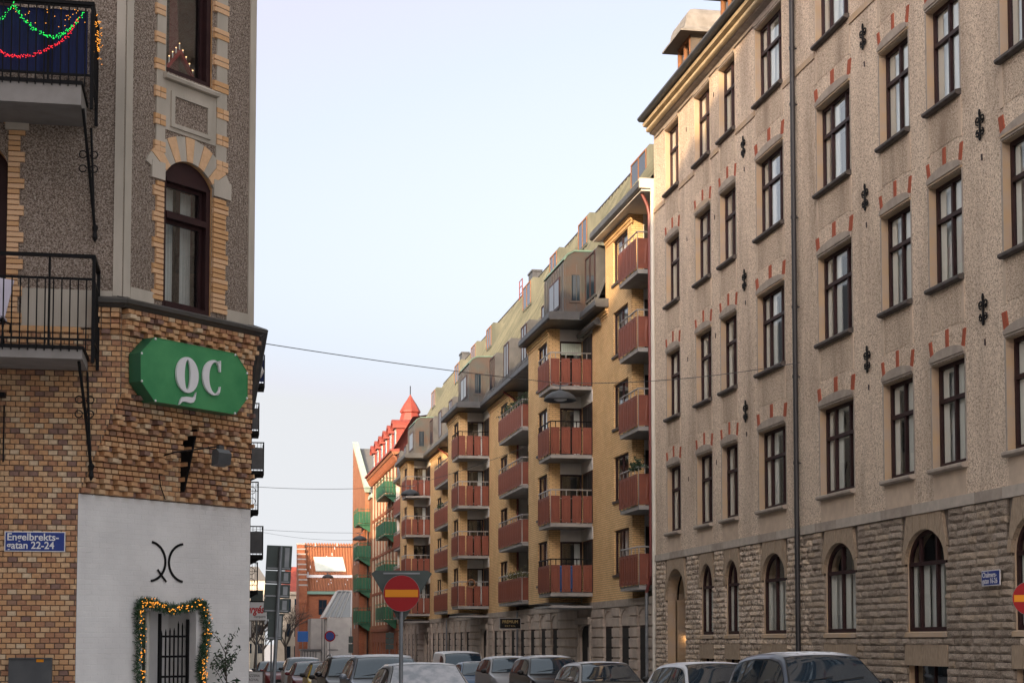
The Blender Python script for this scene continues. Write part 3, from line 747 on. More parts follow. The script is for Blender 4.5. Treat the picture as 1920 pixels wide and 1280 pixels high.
# recessed white walls behind the long balconies, with balcony doors
for j, (n0, n1) in enumerate(NOTCH):
    mb = MB(); top = 16.5 if j == 0 else EZ
    yquad(mb, n0, n1, 3.35, top, DN); endwall(mb, n1, -.42, DN, 3.35, top)
    part('recess_wall', mb, m_white, YB)
    for k in range(5 if j == 0 else 4):
        mb = MB()
        mb.box(FR, n1-2.4, n1-.3, PB[k]-.02, PB[k]+2.1, DN, DN+.05); mb.box(FR, n1-2.3, n1-1.4, PB[k]+.06, PB[k]+2.0, DN+.05, DN+.056, 1); mb.box(FR, n1-1.3, n1-.4, PB[k]+.06, PB[k]+2.0, DN+.05, DN+.056, 1)
        part('balcony_door', mb, [m_frame, m_dark], YB)
    # dark end panel facing the camera on the first recess
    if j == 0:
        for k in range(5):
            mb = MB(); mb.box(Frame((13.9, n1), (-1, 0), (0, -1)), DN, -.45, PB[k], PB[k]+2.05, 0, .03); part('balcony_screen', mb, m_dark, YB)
# camera-facing bay end: window and white beam
for b in BAYS:
    FEb = Frame((13.9, b), (-1, 0), (0, -1))
    for k in range(4):
        z0 = PB[k]
        mb = MB(); fw = .07; a_, c = .0, BX-.44
        for u in (a_, c-fw): mb.box(FEb, u, u+fw, z0, z0+1.98, -.1, -.03)
        mb.box(FEb, a_+fw, c-fw, z0+1.91, z0+1.98, -.1, -.03); mb.box(FEb, a_+fw, c-fw, z0, z0+.1, -.1, -.03)
        w = part('balcony_window', mb, m_frame, YB)
        mb = MB(); mb.face([FEb.P(a_, z0, -.06), FEb.P(c, z0, -.06), FEb.P(c, z0+1.98, -.06), FEb.P(a_, z0+1.98, -.06)]); part('pane', mb, m_glass, w)
        mb = MB(); mb.face([FEb.P(a_, z0, -.9), FEb.P(c, z0, -.9), FEb.P(c, z0+1.98, -.9), FEb.P(a_, z0+1.98, -.9)]); part('dark_room', mb, m_room, w)
        if k != 1:
            mb = MB(); mb.face([FEb.P(a_, z0, -.3), FEb.P(a_+.25, z0, -.3), FEb.P(a_+.25, z0+1.98, -.3), FEb.P(a_, z0+1.98, -.3)]); part('curtain', mb, m_curtain, w)
        mb = MB(); mb.box(FEb, a_, c, z0+1.98, z0+2.44, -.1, .01); mb.box(FR, b-1.9, b-.012, z0+1.98, z0+2.44, 0, .03); part('white_beam', mb, m_white, YB)
        mb = MB(); mb.box(FR, b-1.85, b-.3, z0-.02, z0+1.96, .004, .03); mb.box(FR, b-1.75, b-1.15, z0+.08, z0+1.88, .03, .036, 1); mb.box(FR, b-1.05, b-.4, z0+.08, z0+1.88, .03, .036, 1)
        part('balcony_door', mb, [m_frame, m_dark], YB)
        balcony(b-1.8, b+.45, .0, BX+.33, z0, 4, 4)
    # canopy slab over the street door
    mb = MB(); mb.box(FR, b-1.9, b+1.2, 3.16, 3.24, .02, BX+.35); part('canopy', mb, m_concrete, YB)
    # copper oriel above
    u0, u1 = b-1.4, b+2.4; z0, z1 = 14.1, 16.2; dd = 1.0
    mb = MB()
    prof = [(-.8, z0), (dd, z0), (dd, z1), (dd-.05, z1+.2), (dd-.2, z1+.38), (dd-.45, z1+.48), (-.8, z1+.5)]
    mb.sweep(FR, prof, u0, u1); orl = part('copper_oriel', mb, m_copper, YB)
    mb = MB(); mb.sweep(FR, [(dd-.02, z1+.12), (dd-.17, z1+.33), (dd-.4, z1+.46), (-.9, z1+.52), (-.9, z1+.56), (dd-.42, z1+.53), (dd-.14, z1+.40), (dd+.03, z1+.14)], u0-.04, u1+.04)
    part('oriel_roof', mb, m_verdi_dk, orl)
    FEo = Frame((13.9, u0), (-1, 0), (0, -1))
    mb = MB(); mb.box(FEo, .30, .38, 14.7, 15.85, 0, .035); mb.box(FEo, .70, .78, 14.7, 15.85, 0, .035); mb.box(FEo, .38, .70, 15.77, 15.85, 0, .035); mb.box(FEo, .38, .70, 14.7, 14.78, 0, .035)
    w = part('window_frame', mb, m_copper, orl)
    mb = MB(); mb.box(FEo, .38, .70, 14.78, 15.77, .004, .012); part('window_pane', mb, M_CARGLASS, orl)
    mb = MB(); mb.box(FR, u0+.7, u0+2.7, 14.65, 15.85, dd, dd+.03); part('window_frame', mb, m_frame, orl)
    for q in (0, 1): mb = MB(); mb.box(FR, u0+.8+q*.95, u0+1.62+q*.95, 14.75, 15.76, dd+.03, dd+.036); part('window_pane', mb, M_CARGLASS, orl)
    mb = MB()
    for q in range(9): mb.box(FR, u0+q*.46, u0+q*.46+.02, z0, z1, dd+.0, dd+.022)
    for q in range(3): mb.box(FEo, .08+q*.42, .095+q*.42, z0, z1-.02, 0, .02)
    part('seams', mb, m_lead, orl)
# long balconies
for j, (n0, n1) in enumerate(NOTCH):
    for k in range(5 if j == 0 else 4):
        if j == 0: balcony(51.85, 54.35, DN+.02, .42, PB[k], 1, 5)
        else:
            balcony(n1-5.8, n1+.35, DN+.02, .46, PB[k], 1, 10)
# eaves: deep dark fascias that follow the plan
mb = MB()
def eave(u0, u1, d0, d1, z): mb.sweep(FR, [(d0, z), (d1, z), (d1+.05, z+.06), (d1+.04, z+.26), (d1-.05, z+.30), (d0, z+.34)], u0, u1)
eave(51.3, 58.4, -.9, .46, 16.56)
for b in BAYS:
    eave(b-1.95, b+BL+.1, 0, BX+.36, EZ)
for s0, s1 in ((57.5, 60.05), (66.3, 83.75), (90.0, 107.45), (113.7, Y1)): eave(s0, s1, -.9, .46, EZ)
part('eaves', mb, m_lead, YB)
mb = MB(); mb.box(FR, 51.22, 51.42, 16.58, 16.90, -.1, .48); part('eaves_end_box', mb, m_whitepipe, YB)
mb = MB(); mb.box(FR, 51.3, 58.3, 16.50, 16.555, -.9, .40); part('soffit', mb, m_white, YB)
# mansard: dark lower slope, green copper upper slope, seams
lo0, lo1, up1 = (.30, EZ+.3), (-.75, 16.75), (-3.4, 21.75)
mb = MB()
for s0, s1 in ((58.0, Y1),): mb.face([FR.P(s0, lo0[1], lo0[0]), FR.P(s1, lo0[1], lo0[0]), FR.P(s1, lo1[1], lo1[0]), FR.P(s0, lo1[1], lo1[0])])
part('lower_roof_slope', mb, m_lead, YB)
mb = MB()
mb.face([FR.P(51.3, lo1[1]+.05, lo1[0]+.95), FR.P(58.3, lo1[1]+.05, lo1[0]+.95), FR.P(58.3, up1[1], up1[0]), FR.P(51.3, up1[1], up1[0])])
mb.face([FR.P(58.3, lo1[1], lo1[0]), FR.P(Y1, lo1[1], lo1[0]), FR.P(Y1, up1[1], up1[0]), FR.P(58.3, up1[1], up1[0])])
mb.face([FR.P(51.3, up1[1], up1[0]), FR.P(Y1, up1[1], up1[0]), FR.P(Y1, 15, -12), FR.P(51.3, 15, -12)])
mb.face([FR.P(58.3, lo1[1]+.05, lo1[0]+.95), FR.P(58.3, up1[1], up1[0]), FR.P(58.3, lo1[1], lo1[0])])
part('green_copper_slope', mb, m_verdi, YB)
mb = MB(); q = 51.6
while q < Y1:
    a_ = (lo1[0]+(.95 if q < 58.3 else 0), lo1[1]+.02)
    mb.mesh([FR.P(q, a_[1], a_[0]), FR.P(q+.03, a_[1], a_[0]), FR.P(q+.03, up1[1], up1[0]), FR.P(q, up1[1], up1[0]), FR.P(q, a_[1]+.05, a_[0]+.03), FR.P(q+.03, a_[1]+.05, a_[0]+.03), FR.P(q+.03, up1[1]+.05, up1[0]+.03), FR.P(q, up1[1]+.05, up1[0]+.03)], [(0,4,7,3),(1,2,6,5),(4,5,6,7)])
    q += .62
part('roof_seams', mb, m_verdi, YB)
mb = MB(); q = 58.3
while q < Y1:
    mb.mesh([FR.P(q, lo0[1], lo0[0]), FR.P(q+.03, lo0[1], lo0[0]), FR.P(q+.03, lo1[1], lo1[0]), FR.P(q, lo1[1], lo1[0]), FR.P(q, lo0[1]+.02, lo0[0]+.05), FR.P(q+.03, lo0[1]+.02, lo0[0]+.05), FR.P(q+.03, lo1[1]+.02, lo1[0]+.05), FR.P(q, lo1[1]+.02, lo1[0]+.05)], [(0,4,7,3),(1,2,6,5),(4,5,6,7)])
    q += .48
part('lower_seams', mb, m_lead, YB)
mb = MB(); mb.tube([FR.P(51.3, up1[1]+.04, up1[0]), FR.P(Y1, up1[1]+.04, up1[0])], .07, 6); part('ridge_cap', mb, m_copper, YB)
mb = MB()
mb.face([FR.P(51.3, -.7, -.05), FR.P(51.3, -.7, -12), FR.P(51.3, 15, -12), FR.P(51.3, up1[1], up1[0]), FR.P(51.3, 16.9, -.2), FR.P(51.3, 3.3, -.2)])
mb.face([FR.P(Y1, -1.9, -.05), FR.P(Y1, -1.9, -12), FR.P(Y1, 15, -12), FR.P(Y1, up1[1], up1[0]), FR.P(Y1, 14, .3), FR.P(Y1, 3.3, 0)])
yquad(mb, 51.3, Y1, -1.9, 15, -12); part('party_wall', mb, m_white, YB)
# dormers on the upper slope and box windows on the lower slope
def slope_d(z): return lo1[0]+(up1[0]-lo1[0])*(z-lo1[1])/(up1[1]-lo1[1])
def roof_dormer(u0, u1, z0, z1, d, upper=True):
    mb = MB(); back = slope_d(z1)-.3 if upper else -.8
    mb.sweep(FR, [(back, z0), (d, z0), (d, z1), (d-.1, z1+.14), (back, z1+.10)], u0, u1)
    dm = part('roof_dormer', mb, m_lead if not upper else m_verdi, YB)
    mb = MB(); fw = .07
    for u in (u0+.1, (u0+u1)/2-.03, u1-.1-fw): mb.box(FR, u, u+fw, z0+.08, z1-.08, d, d+.03)
    mb.box(FR, u0+.1, u1-.1, z1-.08, z1-.01, d, d+.03); part('window_frame', mb, m_wood if upper else m_frame, dm)
    for q in (0, 1):
        mb = MB(); c0 = u0+.17+q*((u1-u0)/2-.1); c1 = c0+(u1-u0)/2-.22; mb.box(FR, c0, c1, z0+.1, z1-.1, d, d+.012); part('window_pane', mb, M_CARGLASS, dm)
for u0, u1 in ((55.9, 58.25), (65.4, 67.2), (71.5, 73.2), (77.7, 79.9), (89.3, 91.1), (95, 96.8), (101.5, 103.6), (113, 115)): roof_dormer(u0*1.064, u1*1.064, 19.24, 20.5, -1.98)
for s0 in (66.6, 90.3, 114.0):
    for o_ in (.8, 5.6, 10.2, 14.3):
        if s0+o_+1.6 < Y1: roof_dormer(s0+o_, s0+o_+1.5, 14.55, 16.2, .22, False)
roof_dormer(58.5, 60.3, 14.6, 16.3, .24, False)
# chimneys
for y_ in (88.6, 115.0):
    mb = MB(); mb.bx(17.1, 17.6, y_, y_+1.2, 21.3, 22.3); mb.bx(17.05, 17.65, y_-.06, y_+1.26, 22.3, 22.4); part('chimney', mb, m_lead, YB)
mb = MB()
for y_ in (92.2, 93.1): mb.tube([(17.2, y_, 21.5), (17.2, y_, 22.7)], .03, 5)
for z_ in (21.9, 22.3, 22.68): mb.tube([(17.2, 92.2, z_), (17.2, 93.1, z_)], .025, 5)
part('roof_ladder', mb, m_redpipe, YB)
# stone ground floor: piers with shadow grooves, arched window niches, two doors
mb = MB()
NIC = []
y = 52.6; seq = [0.0]
holes = []
for base in (51.6, 66.0, 90.0, 113.5):
    n = 3 if base < 60 else 7
    for i in range(n):
        c = base+1.3+i*2.45
        if c > Y1-1: break
        if any(abs(c-(b-.4)) < 1.7 for b in BAYS): continue
        holes.append((c-.68, c+.68, .35+gz(c), 3.02, .42))
DOORS = [(b-1.35, b+.45) for b in BAYS]
for a_, b_ in DOORS: holes.append((a_, b_, -1.6, 2.55, .3))
wall(mb, FR, Y0, Y1, -1.9, 3.12, holes, .16, 0, 0, -.012)
part('stone_base', mb, m_basestone, YB)
for y0 in range(51, 126, 3):
    a_, b_ = max(Y0, y0), min(Y1, y0+3); mb = MB(); mb.box(FR, a_+.004, b_-.004, 3.12, 3.36, -.1, .05); part('band_stone', mb, m_greystone, YB)
for h in holes:
    a_, b_, z0, z1, rs = h; door = z0 < -1.5
    mb = MB()
    if door: mb.box(FR, a_, b_, -1.6, 2.5, -.15, -.10); part('street_door', mb, m_dark, YB)
    else:
        mb.box(FR, a_, b_, z0-.4, z0+.3, -.18, -.03, 1); mb.box(FR, a_, b_, z0+.3, 2.45, -.18, -.085, 0)
        mb.box(FR, a_+.08, b_-.08, z0+.4, 2.38, -.085, -.079, 2)
        mb.box(FR, a_, b_, 2.45, 3.02, -.18, -.05, 1)
        part('ground_window', mb, [m_frame, m_basestone, m_dark], YB)
for a_, b_ in DOORS:
    mb = MB(); mb.box(FR, a_-.28, a_-.004, -1.6, 1.7, -.02, .10); mb.box(FR, b_+.004, b_+.28, -1.6, 1.7, -.02, .10)
    A = arc((a_+b_)/2, 2.25, (b_-a_)/2+.02, .3, 180, 0, 8)
    mb.box(FR, a_-.28, b_+.28, 2.56, 2.82, -.02, .14); mb.box(FR, a_-.22, a_-.004, 1.7, 2.56, -.02, .07); mb.box(FR, b_+.004, b_+.22, 1.7, 2.56, -.02, .07)
    part('door_surround', mb, m_greystone, YB)
# pier blocks between the openings (each course a stone)
sol = []; ys = sorted((h[0], h[1]) for h in holes); y = Y0
for a_, b_ in ys:
    if a_-y > .1: sol.append((y, a_))
    y = b_
sol.append((y, Y1))
mbs = MB(); cnt = 0
for s0, s1 in sol:
    z = 3.10; s0 += .0; 
    dr = [d for d in DOORS if abs(d[1]-s0) < .01 or abs(d[0]-s1) < .01]
    if any(abs(d[1]-s0) < .01 for d in DOORS): s0 += .29
    if any(abs(d[0]-s1) < .01 for d in DOORS): s1 -= .29
    if s1-s0 < .12: continue
    while z > gz(s0)-.1:
        z0 = z-.36
        P_ = [(-.03, z0+.05), (.03, z0+.06), (.036, z-.02), (.03, z-.004), (-.03, z-.002)]
        if cnt < 300 and s0 < 112:
            mb = MB(); mb.sweep(FR, P_, s0+.004, s1-.004); part('pier_stone', mb, m_basestone, YB); cnt += 1
        else: mbs.sweep(FR, P_, s0+.004, s1-.004)
        z -= .36
part('pier_stones', mbs, m_basestone, YB, kind='stuff')
# downpipes
mb = MB(); mb.tube([FR.P(51.62, 16.5, .3), FR.P(51.6, 16.1, .12), FR.P(51.6, 15.8, .06), FR.P(51.6, 4.0, .06), FR.P(51.75, 3.75, .1), FR.P(51.95, 3.5, .12)], .055, 8); part('downpipe', mb, m_redpipe, YB)
mb = MB(); mb.tube([FR.P(51.95, 3.5, .12), FR.P(51.95, -.3, .12)], .055, 8); part('downpipe', mb, m_galv, YB)
mb = MB(); mb.tube([FR.P(51.26, 16.6, .04), FR.P(51.26, 4.0, .04)], .075, 8); mb.tube([FR.P(51.28, 4.0, .05), FR.P(51.3, -.3, .05)], .06, 8); part('downpipe', mb, m_whitepipe, YB)
for n0, n1 in NOTCH[1:]:
    mb = MB(); mb.tube([FR.P(n1-.06, EZ-.05, .3), FR.P(n1-.06, EZ-.35, -.2), FR.P(n1-.08, EZ-.6, -.40), FR.P(n1-.08, 3.4, -.40)], .05, 7); part('downpipe', mb, m_redpipe, YB)
    mb = MB(); mb.tube([FR.P(n1-2.6, 3.3, .08), FR.P(n1-2.6, gz(n1), .08)], .05, 7); part('downpipe', mb, m_galv, YB)
# shop sign
SG = thing('hanging_sign', 'black framed shop sign reading PREMIUM on the stone base of the yellow building', 'sign', (12.9, 74.3, 2.9))
FS = Frame((13.9, 74.0), (-1, 0), (0, -1)); FS = Frame((13.62, 74.0), (1, 0), (0, -1))
FS.o = Vector((12.72, 74.0, 0))
mb = MB(); mb.box(FS, 0, 1.0, 2.47, 2.98, 0, .08); part('frame', mb, m_alu, SG)
mb = MB(); mb.box(FS, .03, .97, 2.50, 2.95, .081, .086); part('face', mb, m_black, SG)
gold = M('gold_letter', (.45, .33, .12), .5)
text_mesh('PREMIUM', .2, FS, .5, 2.74, .088, .002, gold, 'lettering', SG, 'CENTER', .88)
text_mesh('D E T A I L', .105, FS, .5, 2.58, .088, .002, gold, 'lettering', SG, 'CENTER', 1.0)
mb = MB(); mb.box(FS, 1.0, 1.2, 2.7, 2.75, .02, .06); part('bracket', mb, m_black, SG)
# greenery on two balconies
def sprig(name, label, c, rx, ry, rz, n, m, seed):
    r_ = random.Random(seed); mb = MB()
    for _ in range(n):
        p = Vector((c[0]+r_.gauss(0, rx), c[1]+r_.gauss(0, ry), c[2]+abs(r_.gauss(0, rz)))); s_ = r_.uniform(.04, .08)
        d1 = Vector((r_.uniform(-1, 1), r_.uniform(-1, 1), r_.uniform(-.3, 1))).normalized()*s_; d2 = d1.cross(Vector((r_.uniform(-1, 1), r_.uniform(-1, 1), r_.uniform(-1, 1)))).normalized()*s_*.5
        mb.face([p-d1, p+d2, p+d1, p-d2])
    o = mb.build(name, m, None); return tag(o, label, 'plant')
sprig('balcony_plant', 'evergreen plants along the rail of the topmost long balcony beside the street lamp', (13.6, 75.0, 12.72), .12, 1.6, .14, 420, m_leaf, 1)
sprig('balcony_plant', 'dark creeper on the corner of the narrow balcony next to the red downpipe', (13.55, 52.3, 8.1-.6), .10, .45, .16, 220, m_leaf, 2)
sprig('balcony_plant', 'small green plant on the far long balcony, third level up', (13.5, 99.6, 10.05), .1, .5, .12, 160, m_leaf, 3)
# wall lantern in the recess
LN = MB(); LN.lathe((13.9-DN-.15+.0, 73.2, 5.0), [(.02, .42), (.1, .34), (.11, .3), (.08, .05), (.03, 0)], 8); tag(LN.build('wall_lantern', m_black), 'small black lantern on the white recess wall of the yellow building', 'lantern')

# things kept on balconies
mb = MB(); mb.box(Frame((13.9, 60.42), (-1, 0), (0, -1)), .55, 1.25, PB[0]+.02, PB[0]+.98, -.05, 0); tag(mb.build('tarpaulin', M('blue_tarpaulin', (.02, .13, .42), .5, (.03, .17, .5), 5)), 'bright blue tarpaulin behind the panels of the lowest nearest bay balcony', 'tarpaulin')
mb = MB(); cw = Vector((12.95, 83.84, PB[0]+1.13)); mb.tube([cw+Vector((.2*math.cos(R(t)), 0, .2*math.sin(R(t)))) for t in range(0, 360, 24)], .045, 6, close=True); tag(mb.build('wreath', M('straw_wreath', (.30, .19, .09), .9, (.22, .08, .05), 20)), 'round straw wreath hung on the rail of the lowest middle bay balcony', 'wreath')
mb = MB(); n_ = 22
for i in range(n_): a0_, a1_ = .02+.8*i/n_, .02+.8*(i+1)/n_; mb.face([(13.9-a0_, 61.98, PB[3]+1.9), (13.9-a1_, 61.98, PB[3]+1.9), (13.9-a1_, 61.96+.02*(i % 2), PB[3]+1.45), (13.9-a0_, 61.96+.02*((i+1) % 2), PB[3]+1.45)])
tag(mb.build('pleated_blind', M('pale_green_blind', (.48, .55, .48), .9)), 'pale pleated blind over the window of the topmost nearest bay balcony', 'blind')
AW = thing('awning', 'rolled grey awning cassette under the eaves above the nearest bay balcony', 'awning', (13.7, 59.5, 13.6))
mb = MB(); mb.tube([(13.72, 58.6, 13.62), (13.72, 61.6, 13.62)], .12, 8); part('cassette', mb, m_lead, AW)
for y_ in (58.7, 61.4): mb = MB(); mb.box(FR, y_, y_+.06, 13.5, 13.8, 0, .2); part('bracket', mb, m_alu, AW)
for u_, lab in ((72.6, 'dry flower stalks in a box on the lowest long balcony behind the hanging shop sign'), ):
    sprig('balcony_plant', lab, (13.48, u_+1.6, PB[0]+1.05), .08, 1.2, .14, 260, M('dry_stalks', (.16, .13, .06), .9, (.10, .12, .05), 20), 21)
# ------------------------------------------------------------------ left corner building
LB = thing('corner_building', 'brick and pebbledash corner building with white painted chamfered corner and green sign', 'building', (-1.3, 24.8, 0))
Q2 = math.sqrt(2)
FL = Frame((0, 23.9), (1, 0), (0, -1))          # face to the cross street, u = X
FD = Frame((-1.9, 23.9), (1, 1), (1, -1))       # lower, deeper chamfer
FU = Frame((-1.34, 23.9), (1, 1), (1, -1))      # upper chamfer
FS_ = Frame((.55, 0), (0, 1), (1, 0))           # face to the side street, u = Y
UL = 2.66; DL = 3.46
ZC0, ZC1 = 3.97, 5.37                            # corbelled zone
def xc(z): return -1.9 if z <= ZC0 else -1.34 if z >= ZC1 else -1.9+.56*(z-ZC0)/(ZC1-ZC0)
rl = random.Random(21)
# brick unit with arrised front edge, local (u, d, z) in metres-normalised unit
def brick_unit():
    vs_ = [(0, 0, 0), (1, 0, 0), (1, 0, 1), (0, 0, 1), (0, .75, 0), (1, .75, 0), (1, .75, 1), (0, .75, 1), (.04, 1, .07), (.96, 1, .07), (.96, 1, .93), (.04, 1, .93)]
    fs = [(0,1,5,4),(1,2,6,5),(2,3,7,6),(3,0,4,7),(4,5,9,8),(5,6,10,9),(6,7,11,10),(7,4,8,11),(8,9,10,11)]
    return vs_, fs
BU = brick_unit()
brick_me2 = []
for m in BR:
    mb = MB(); mb.mesh(*BU); brick_me2.append(mb.data('brick', m))
BRICKS = []     # (matrix, colour)
CZ = .0752
def lay(F, u0, u1, z, d0, d1, off, wlen=.13, extra=None):
    """one course of bricks from u0 to u1"""
    u = u0-((off) % wlen)
    k = 0
    while u < u1-.01:
        a_, b_ = max(u, u0), min(u+wlen, u1)
        if b_-a_ > .02:
            dd = d1+rl.uniform(-.002, .003)
            if extra is not None: dd += extra(k, (a_+b_)/2)
            if dd > -50: BRICKS.append((F.mat(a_+.005, z+.005, d0, b_-a_-.010, CZ-.010, dd-d0), rl.choices(range(6), BRW)[0]))
        u += wlen; k += 1
z = .75; i = 0
while z < 6.27:
    if z < 6.27: lay(FL, -3.75, xc(z+.03)-.0, z, -.03, .014, (i % 2)*.065)
    z += CZ; i += 1
NB_FACE = len(BRICKS)
# corbelled courses of the corner, every sixth and seventh with projecting headers
nC = int(round((ZC1-ZC0)/CZ))
def niche(u, z):
    if z > 5.06 or z < 4.02: return False
    left = 1.93-(5.06-z)*.64
    return left < u < 1.97
for i in range(nC):
    z = ZC0+.02+i*CZ; d = .396*(i+1)/nC
    chk = (i % 6) in (0, 1, 2)
    sgn = i % 2
    def ex(k, u, z=z, chk=chk, sgn=sgn):
        if niche(u, z): return -1000
        return (.07 if (k+sgn) % 2 == 0 else -.015) if chk else 0
    lay(FD, d+.002, DL-d, z, -.03, d+.012, (i % 2)*.065, .13, ex)
for i in range(16):
    lay(FD, 1.25, 2.1, 3.99+i*CZ, -.03, .014, (i % 2)*.065)
z = ZC0+.02+nC*CZ; i = 0
while z < 6.17:
    lay(FU, .004, UL, z, -.03, .014, (i % 2)*.065); z += CZ; i += 1
# stepped dentil courses under the ledge
for j in range(6):
    sgn = j % 2; chk = j in (1, 2, 4)
    lay(FU, .0, UL+.02, z, -.03, .02+.022*j, 0, .13, (lambda k, u, s=sgn: .065 if (k+s) % 2 == 0 else 0) if chk else None)
    lay(FL, -1.75, -1.34, z, -.03, .02+.022*j, 0, .13, (lambda k, u, s=sgn: .04 if (k+s) % 2 == 0 else 0) if chk else None)
    z += CZ
vis = [i for i in range(NB_FACE) if BRICKS[i][0][0][3] > -3.05 and BRICKS[i][0][2][3] > 1.3]
vis = set(vis[:150]) | set(range(NB_FACE, NB_FACE+150))
mb = MB()
for i, (m_, c) in enumerate(BRICKS):
    if i in vis: obj('brick', brick_me2[c], LB, m=m_)
    else: mb.mesh([m_ @ Vector(v) for v in BU[0]], BU[1], c)
part('bricks', mb, BR, LB, kind='stuff')
# mortar bed behind the bricks
poly = [(-14, -.1), (-1.9, -.1), (-1.9, ZC0), (-1.34, ZC1), (-1.34, 6.32), (-14, 6.32)]
for pts in ([FL.P(u, z, 0) for u, z in poly], [FU.P(0, ZC1, 0), FU.P(UL, ZC1, 0), FU.P(UL, 6.75, 0), FU.P(0, 6.75, 0)],
            [FD.P(0, ZC0, 0), FD.P(DL, ZC0, 0), FD.P(DL, ZC1, 0), FD.P(0, ZC1, 0)],
            [FS_.P(26.34, -.3, 0), FS_.P(62, -.8, 0), FS_.P(62, 6.7, 0), FS_.P(25.8, 6.7, 0), FS_.P(25.8, ZC1, 0), FS_.P(26.34, ZC0, 0)]):
    mb = MB(); mb.face(pts); part('mortar_bed', mb, m_mortar, LB)
# white painted brickwork with its entrance
ODA, ODB, ODZ = 1.23, 2.31, 2.36
mb = MB(); wall(mb, FD, 0, DL, -.1, ZC0+.01, [(ODA, ODB, -.1, ODZ)], .25, 0, 0, 0)
part('white_wall', mb, m_whitebrick, LB)
WBR = []; z = .75; i = 0
vsb = BU
mb = MB()
while z < ZC0-.03:
    u = -((i % 2)*.13); 
    while u < DL-.02:
        a_, b_ = max(u, .004), min(u+.26, DL)
        segs = [(a_, b_)]
        if z < ODZ+.02: segs = [(x0, x1) for x0, x1 in ((a_, min(b_, ODA-.01)), (max(a_, ODB+.01), b_)) if x1-x0 > .03]
        for x0, x1 in segs:
            m_ = FD.mat(x0+.0006, z+.0012, -.02, x1-x0-.0012, CZ-.0026+rl.uniform(-.0016, .0006), .0222+rl.uniform(-.0008, .0008))
            mb.mesh([m_ @ Vector(v) for v in BU[0]], BU[1])
        u += .26
    z += CZ; i += 1
part('painted_bricks', mb, m_whitebrick, LB, kind='stuff')
mb = MB()      # entrance recess: near-black boxes paint the unlit left opening, white wall right
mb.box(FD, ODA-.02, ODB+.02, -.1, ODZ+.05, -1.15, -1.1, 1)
mb.box(FD, 1.62, ODB+.01, -.1, ODZ+.02, -.75, -.6, 0); mb.box(FD, ODB, ODB+.08, -.1, ODZ, -.75, -.2, 0); mb.box(FD, ODA-.02, ODB+.02, ODZ, ODZ+.06, -1.1, -.02, 0)
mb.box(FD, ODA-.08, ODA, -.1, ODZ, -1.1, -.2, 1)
mb.box(FD, ODA+.002, 1.54, -.1, ODZ-.14, -.34, -.27, 1)  # black box set forward, paints in the doorway's darkness
part('entrance_recess', mb, [m_whitebrick, m_dark], LB)
mb = MB(); mb.tube([FD.P(1.60, 2.36, -.3), FD.P(1.60, .2, -.3)], .045, 10); part('pipe', mb, m_whitepipe, LB)
mb = MB()
for k in range(6):
    u = 1.72+k*.085; hz = 2.12-.02*abs(k-2.5)+ (.12 if k > 3 else 0)
    mb.tube([FD.P(u, .1, -.12), FD.P(u, hz-.05, -.12), FD.P(u, hz, -.12)], [.014, .014, .003], 6)
for z in (1.98, 1.68, 1.38, .9, .4): mb.box(FD, 1.68, 2.2, z-.016, z+.016, -.135, -.105)
mb.box(FD, 1.665, 1.70, .1, 2.32, -.14, -.10); mb.box(FD, 2.235, 2.27, .1, 2.24, -.14, -.10)
part('gate', mb, m_black, LB)
# ledge with zinc cap at first-floor level
mb = MB()
pr = [(0, 6.62), (.12, 6.62), (.17, 6.66), (.22, 6.67), (.23, 6.72), (.20, 6.74), (0, 6.80)]
mb.sweep(FU, pr, -.09, UL+.10); mb.sweep(FL, pr, -1.72, -1.25); mb.sweep(FS_, pr, 25.70, 62)
part('zinc_ledge', mb, m_ledge, LB)
# pebbledash upper walls
LW = (.76, 1.745, 6.78, 9.03, .27, 1); UW = (.73, 1.715, 10.30, 12.75)
mb = MB()
wall(mb, FU, 0, UL, 6.74, 14.5, [LW, UW], .22, 0, 1)
wall(mb, FL, -14, -1.34, 6.30, 14.5, [(-4.1, -2.93, 6.30, 9.0, .45), (-4.1, -2.93, 10.0, 12.6)], .25, 0, 1)
mb.face([FS_.P(25.79, 6.7, 0), FS_.P(62, 6.7, 0), FS_.P(62, 16.2, 0), FS_.P(25.79, 16.2, 0)], 2)
mb.face([FU.P(0, 14.5, 0), FU.P(UL, 14.5, 0), FU.P(UL, 16.2, 0), FU.P(0, 16.2, 0)]); mb.face([FL.P(-14, 14.5, 0), FL.P(-1.34, 14.5, 0), FL.P(-1.34, 16.2, 0), FL.P(-14, 16.2, 0)])
part('pebbledash_wall', mb, [m_lpebble, m_quoin2, m_creamwall], LB)
mb = MB()     # remaining faces and roof
mb.face([(-14, 23.9, -.2), (-14, 62, -.8), (-14, 62, 16.2), (-14, 23.9, 16.2)]); mb.face([(-14, 62, -.8), (.55, 62, -.8), (.55, 62, 16.2), (-14, 62, 16.2)])
part('rear_wall', mb, m_lpebble, LB)
mb = MB(); e = .06
B_ = [(-14, 23.9-e, 16.2), (-1.34+e*.4, 23.9-e, 16.2), (.55+e, 25.79-e*.4, 16.2), (.55+e, 62, 16.2), (-14, 62, 16.2)]
T_ = [(-8, 30, 23.0), (-6.2, 30, 23.0), (-6, 30.5, 23.0), (-6, 62, 23.0), (-8, 62, 23.0)]
for i in range(5): mb.face([B_[i], B_[(i+1) % 5], T_[(i+1) % 5], T_[i]])
mb.face(T_); mb.face(B_); part('roof', mb, m_redroof, LB)
for y_ in (31, 36, 41, 47, 53, 58):
    for z_ in (7.9, 11.2, 13.9):
        mb = MB(); mb.box(FS_, y_, y_+1.2, z_, z_+1.9, -.05, .02); mb.box(FS_, y_+.1, y_+1.1, z_+.1, z_+1.8, .02, .026, 1); part('side_window', mb, [m_frame, M_CARGLASS], LB)
